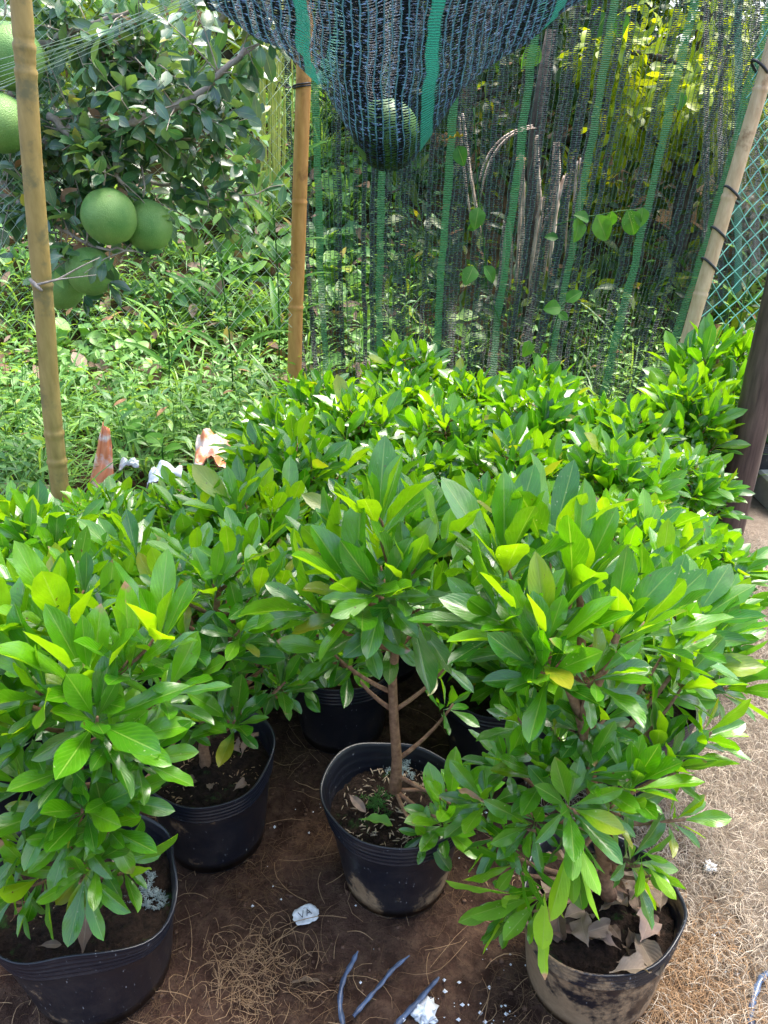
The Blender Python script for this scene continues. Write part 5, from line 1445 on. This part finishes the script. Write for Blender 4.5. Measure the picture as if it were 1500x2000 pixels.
tall_blades(at(1440, 650, 4.8), 0.7, 6, 'sunlit broad bladed grass behind the turquoise mesh', 75)

# hanging pale fibres beside the net
t0 = at(520, -60, 3.9)
mb = MB(); rs = np.random.RandomState(9)
for k in range(46):
    px = rs.uniform(498, 566); y0 = rs.uniform(-80, 110); y1 = rs.uniform(200, 440) 
    Y = rs.uniform(4.35, 4.6)
    a, b = at(px, y0, Y), at(px + rs.normal(0, 6), y1, Y + 0.05)
    pts = bez(a, (a + b) / 2 + Vector(rs.normal(0, 0.02, 3)), b, 8)
    mb.tube(pts, [0.004 * rs.uniform(.5, 1.4)] * 7 + [0.001], 4)
o = mb.build('hanging_fibres', M['streamer']); tag(o, 'yellow green strands hanging beside the orange pole under the roof net', 'hanging strands', kind='stuff')

# vines on the back net
def heart_leaves(name, pts_px, Y, leaves_px, label, seed, young=0.4):
    root = thing(name, label, 'vine', at(pts_px[0][0], pts_px[0][1], Y), 'vines climbing the back net')
    st = MB(); pts = [at(px, py, Y - 0.01 * (i % 2)) for i, (px, py) in enumerate(pts_px)]
    fine = []
    for i in range(len(pts) - 1):
        for k in range(4): fine.append(pts[i].lerp(pts[i + 1], k / 4))
    fine.append(pts[-1]); st.tube(fine, 0.0028, 5)
    rs = np.random.RandomState(seed); lv = []
    for (px, py, s, ang) in leaves_px:
        a = math.radians(ang); p = at(px, py, Y - 0.03)
        a += rs.normal(0, .35); D = np.array((math.cos(a), -0.25 + rs.normal(0, .3), math.sin(a))); N = np.array((rs.normal(0, .5), -1.0, 0.7 + rs.normal(0, .3)))
        l = s / FPX * Y * rs.uniform(0.55, 0.85)
        lv.append((np.array(p), D, N, l, l * 0.72, rs.uniform(0.1, 0.7), 0.3, 0.05, (rs.rand() * .7, min(1, max(0, rs.normal(young, .15))), 0.0)))
    part(st, 'stem', M['vine'], root); leaf_obj('foliage', [to_batches(lv, nu=7, nv=10, shape=0.72, seed=seed, sharp=0.75)], M['vine'], root)
heart_leaves('vine', [(925, 210), (930, 300), (935, 400), (945, 470), (950, 560), (985, 650)], 4.18,
             [(935, 405, 70, -75), (925, 520, 60, -110), (945, 520, 60, -50), (893, 285, 50, -90), (930, 440, 30, 200)], 'thin vine hanging in front of the centre of the back net', 81, 0.3)
heart_leaves('vine', [(1085, 440), (1130, 425), (1170, 420), (1210, 412), (1260, 408)], 4.12,
             [(1130, 425, 65, -110), (1165, 420, 60, -70), (1195, 412, 62, -100), (1225, 410, 62, -60), (1255, 405, 62, -80), (1150, 430, 45, 150), (1090, 465, 40, 180)], 'leafy vine crossing the right half of the back net', 82, 0.55)
heart_leaves('vine', [(1060, 720), (1080, 650), (1095, 600), (1120, 575)], 4.05,
             [(1095, 600, 50, 160), (1105, 590, 45, 20), (1090, 610, 40, -60), (1060, 670, 45, -100), (1035, 665, 50, -120), (1040, 690, 50, -70)], 'young bright vine low on the back net', 83, 0.9)
heart_leaves('vine', [(1180, -20), (1175, 60), (1210, 100)], 4.25, [(1185, 25, 55, -120), (1215, 25, 60, -60), (1055, 90, 60, -110), (1330, 180, 40, -80)], 'vine leaves at the top of the back net', 84, 0.3)
o = dead_leaf(tuple(at(872, 272, 4.15)), R(10), 0.085, 0.075, 'yellow leaf caught on the back net below the roof net', 0.3, 0.3, 1.0, 'yellow_leaf', 'leaf', 'vine', None)
o.data.materials.clear(); o.data.materials.append(simple_mat('yellow_leaf', (0.45, 0.28, 0.03), (0.70, 0.50, 0.05), 30, 0.5, 0.2))

# dry fronds behind the net
fr_root = thing('dry_banana_plant', 'withered pale banana plant behind the right half of the net', 'banana plant', (at(1050, 500, 5.3).x, 5.3, gz(at(1050, 500, 5.3).x, 5.3)))
mb = MB(); b0 = fr_root.location.copy(); crown = at(1045, 245, 5.3)
mb.tube([b0, b0.lerp(crown, .5), crown, crown + Vector((0.05, 0, 0.5))], [0.05, 0.045, 0.04, 0.03], 12); part(mb, 'trunk', M['bark_dark'], fr_root)
rs = np.random.RandomState(13)
for (x0_, y0_, x1, y1, x2, y2, w) in ((1045, 235, 960, 260, 944, 410, 0.012), (1018, 300, 1022, 420, 1008, 590, 0.018), (1044, 262, 1040, 340, 1046, 440, 0.030), (1068, 375, 1060, 460, 1052, 620, 0.022),
                               (1092, 275, 1096, 380, 1076, 590, 0.040), (1112, 330, 1100, 400, 1072, 470, 0.016), (905, 215, 915, 330, 940, 470, 0.008), (1130, 300, 1120, 400, 1124, 520, 0.010), (990, 430, 998, 500, 985, 580, 0.010)):
    m2 = MB()
    for q in range(3):
        Y = 5.1 + rs.uniform(-.08, .08); ox = rs.normal(0, 7); f0 = rs.uniform(0, .25)
        pts = bez(at(x0_ + ox, y0_ + f0 * 60, Y), at(x1 + ox * 1.6, y1, Y), at(x2 + ox * 2, y2 - rs.uniform(0, 70), Y), 18); P = []
        for i, p in enumerate(pts):
            ww = w * 0.5 * math.sin(math.pi * min(1, 0.10 + i / 19)) * (0.7 + 0.8 * noise.noise(Vector((i * .6, q * 3, x0_)))) + 0.002
            P.append([tuple(p + Vector((-ww, 0.015, 0))), tuple(p + Vector((0, -0.01, 0.0))), tuple(p + Vector((ww, 0.015, 0)))])
        m2.grid(np.array(P))
    o = part(m2, 'frond', M['dryfrond'], fr_root); o.modifiers.new('thick', 'SOLIDIFY').thickness = 0.003

# trees behind
def jungle_tree(x, y, h, r, label, seed, n=2200, young=0.1, crown_r=1.3, crown_z=None, leaf=(0.09, 0.16), trunkmat='bark_dark', hang=0.3):
    z0 = gz(x, y); base = Vector((x, y, z0 - 0.05)); t = thing('forest_tree', label, 'tree', base, 'trees on the slope behind the nets')
    rs = np.random.RandomState(seed); tb = MB()
    top = base + Vector((rs.normal(0, 0.25), rs.normal(0, 0.2), h)); pts = bez(base, (base + top) / 2 + Vector(rs.normal(0, 0.15, 3)), top, 12)
    tb.tube(pts, [r * (1 - 0.75 * i / 11) for i in range(12)], 12)
    cz = crown_z if crown_z is not None else h * 0.62
    cl = []
    for k in range(18):
        a = rs.uniform(0, 6.28); rr = crown_r * math.sqrt(rs.rand()); zz = z0 + cz + rs.normal(0, crown_r * 0.5)
        c = Vector((x + rr * math.cos(a), y + rr * math.sin(a) * 0.8, zz)); cl.append((c, rs.uniform(0.22, 0.5)))
        q = min(pts, key=lambda p: abs(p.z - (zz - 0.3)))
        tb.tube(bez(q, (q + c) / 2 + Vector((0, 0, 0.12)), c, 6), [r * 0.35 * (1 - i / 6) + 0.006 for i in range(6)], 6)
    lv = []
    for _ in range(n):
        c, cr = cl[rs.randint(len(cl))]; d = rs.normal(0, 1, 3); d /= np.linalg.norm(d); b = np.array(c) + d * cr * rs.uniform(0.3, 1.05) * np.array((1, 1, 0.75))
        l = rs.uniform(*leaf); N = np.array((0, -0.2, 1.0)) + d * 0.5 + rs.normal(0, 0.4, 3)
        lv.append((b, d * 0.6 + rs.normal(0, 0.6, 3) + np.array((0, 0, -hang)), N, l, l * rs.uniform(0.35, 0.6), rs.uniform(0, 0.7), 0.25, 0.03, (rs.rand(), min(1, max(0, rs.normal(young, 0.18))), 0.0)))
    part(tb, 'trunk', M[trunkmat], t); leaf_obj('crown', [to_batches(lv, nu=3, nv=5, shape=0.95, seed=seed)], M['jungle'], t)
jungle_tree(-3.3, 7.2, 3.2, 0.10, 'leafy tree on the slope at the far left behind the pomelo tree', 91, 2200, 0.35, 1.2, 1.0)
jungle_tree(-1.4, 8.2, 3.2, 0.10, 'tree high on the slope behind the pomelo branches', 92, 2200, 0.5, 1.3, 0.9)
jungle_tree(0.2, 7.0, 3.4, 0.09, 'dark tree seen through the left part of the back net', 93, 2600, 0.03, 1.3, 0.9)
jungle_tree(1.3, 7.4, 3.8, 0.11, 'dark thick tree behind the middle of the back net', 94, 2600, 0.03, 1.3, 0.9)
jungle_tree(2.25, 6.2, 3.8, 0.08, 'sunlit yellow green tree behind the upper right of the net', 95, 3200, 1.0, 0.95, 1.25)  # full young tint: the sunlight is put into the leaf colour
jungle_tree(2.2, 8.8, 4.2, 0.12, 'dark slim tree behind the sunlit one', 96, 2600, 0.15, 1.3, 1.3)
jungle_tree(3.9, 6.6, 3.6, 0.10, 'tree at the far right behind the turquoise mesh', 97, 2600, 0.6, 1.2, 1.3)
jungle_tree(0.9, 9.8, 4.0, 0.12, 'tall dark tree highest on the slope', 98, 2600, 0.05, 1.6, 0.8)

# ------------------------------------------------------------------ bag, scraps, log, concrete at the edges
def bag_mat():
    m, nt, out = newmat('printed_sack')
    tc = nd(nt, 'ShaderNodeTexCoord'); n = noise_(nt, tc.outputs['Object'], 9, 4)
    mp = nd(nt, 'ShaderNodeMapping'); mp.inputs['Scale'].default_value = (3, 3, 5); mp.inputs['Rotation'].default_value = (0.3, 0.5, 0); L_(nt, tc.outputs['Object'], mp.inputs[0])
    n2 = noise_(nt, mp.outputs[0], 3, 3)
    c = mix_(nt, ramp_(nt, n2.outputs[0], 0.50, 0.62), (0.80, 0.27, 0.12), (0.85, 0.70, 0.62))
    c = mix_(nt, ramp_(nt, n.outputs[0], 0.6, 0.7), c, (0.85, 0.82, 0.8))
    bs = nd(nt, 'ShaderNodeBsdfPrincipled'); L_(nt, c, bs.inputs['Base Color']); bs.inputs['Roughness'].default_value = 0.45
    L_(nt, bs.outputs[0], out.inputs[0]); return m
M['sack'] = bag_mat()
def crumpled(name, corners, mat, label, cat, seed, amp=0.02, n=18, thick=0.003):
    """corners: four world points bl, br, tr, tl"""
    bl, br, tr, tl = [Vector(c) for c in corners]; P = np.zeros((n, n, 3)); nrm = (br - bl).cross(tl - bl).normalized()
    for j in range(n):
        for i in range(n):
            s, t = i / (n - 1), j / (n - 1)
            p = bl * (1 - s) * (1 - t) + br * s * (1 - t) + tr * s * t + tl * (1 - s) * t
            k = amp * (noise.noise(Vector((s * 3 + seed, t * 3, 0))) + 0.5 * noise.noise(Vector((s * 8, t * 8 + seed, 0))))
            P[j, i] = tuple(p + nrm * (k - amp * 2 * (s - .5) ** 2 * 2) + Vector((k * .5, 0, k * .5)))
    mb = MB(); mb.grid(P); o = mb.build(name, M[mat], None, loc=(bl + br) / 2); o.modifiers.new('thick', 'SOLIDIFY').thickness = thick
    return tag(o, label, cat)
crumpled('torn_sack', [at(160, 985, 3.15), at(222, 985, 3.12), at(210, 838, 3.2), at(196, 824, 3.22)], 'sack', 'tall pointed orange and white piece of sack standing right of the left bamboo pole', 'sack', 1, 0.02)
crumpled('torn_sack', [at(368, 905, 3.1), at(452, 900, 3.05), at(440, 850, 3.3), at(375, 838, 3.3)], 'sack', 'crumpled orange and white sack lying beside the left flank of the shrubs', 'sack', 2, 0.05)
crumpled('plastic_sheet', [at(278, 945, 3.0), at(350, 925, 2.95), at(348, 898, 3.1), at(285, 915, 3.15)], 'white', 'bright white plastic scrap between the two orange sacks', 'plastic scrap', 3, 0.03)
crumpled('plastic_sheet', [at(228, 912, 3.2), at(268, 908, 3.2), at(268, 893, 3.25), at(232, 895, 3.25)], 'white', 'small white plastic scrap beside the pointed orange sack', 'plastic scrap', 4, 0.02)
mb = MB(); pl = [gbase(-60, 985), gbase(30, 978), gbase(100, 982), gbase(150, 990)]
for p in pl: p.z += 0.06
mb.tube([pl[0], pl[0].lerp(pl[1], .5), pl[1], pl[1].lerp(pl[2], .5), pl[2], pl[3]], [.036, .034, .035, .032, .03, .02], 12)
o = mb.build('fallen_log', M['log'], None, loc=pl[1]); tag(o, 'pale fallen log lying across the weeds at the left edge', 'log')
def slab():
    c = onz(1500, 950, 0.0); mb = MB(); x0, x1, y0, y1, z1 = c.x - 0.12, c.x + 0.9, c.y - 0.35, c.y + 0.3, 0.13
    b = 0.012
    prof = [(0, 0), (0, z1 - b), (b, z1)]
    vs = []; 
    for (ins, z) in prof:
        for (x, y) in ((x0 + ins, y0 + ins), (x1 - ins, y0 + ins), (x1 - ins, y1 - ins), (x0 + ins, y1 - ins)): vs.append((x, y, z))
    f = []
    for j in range(2):
        for i in range(4): f.append((j * 4 + i, j * 4 + (i + 1) % 4, (j + 1) * 4 + (i + 1) % 4, (j + 1) * 4 + i))
    f.append((8, 9, 10, 11)); mb.add(vs, f)
    o = mb.build('concrete_block', M['concrete'], None, loc=(c.x, c.y, 0), smooth=False); tag(o, 'grey concrete block behind the foot of the dark post', 'concrete block')
slab()
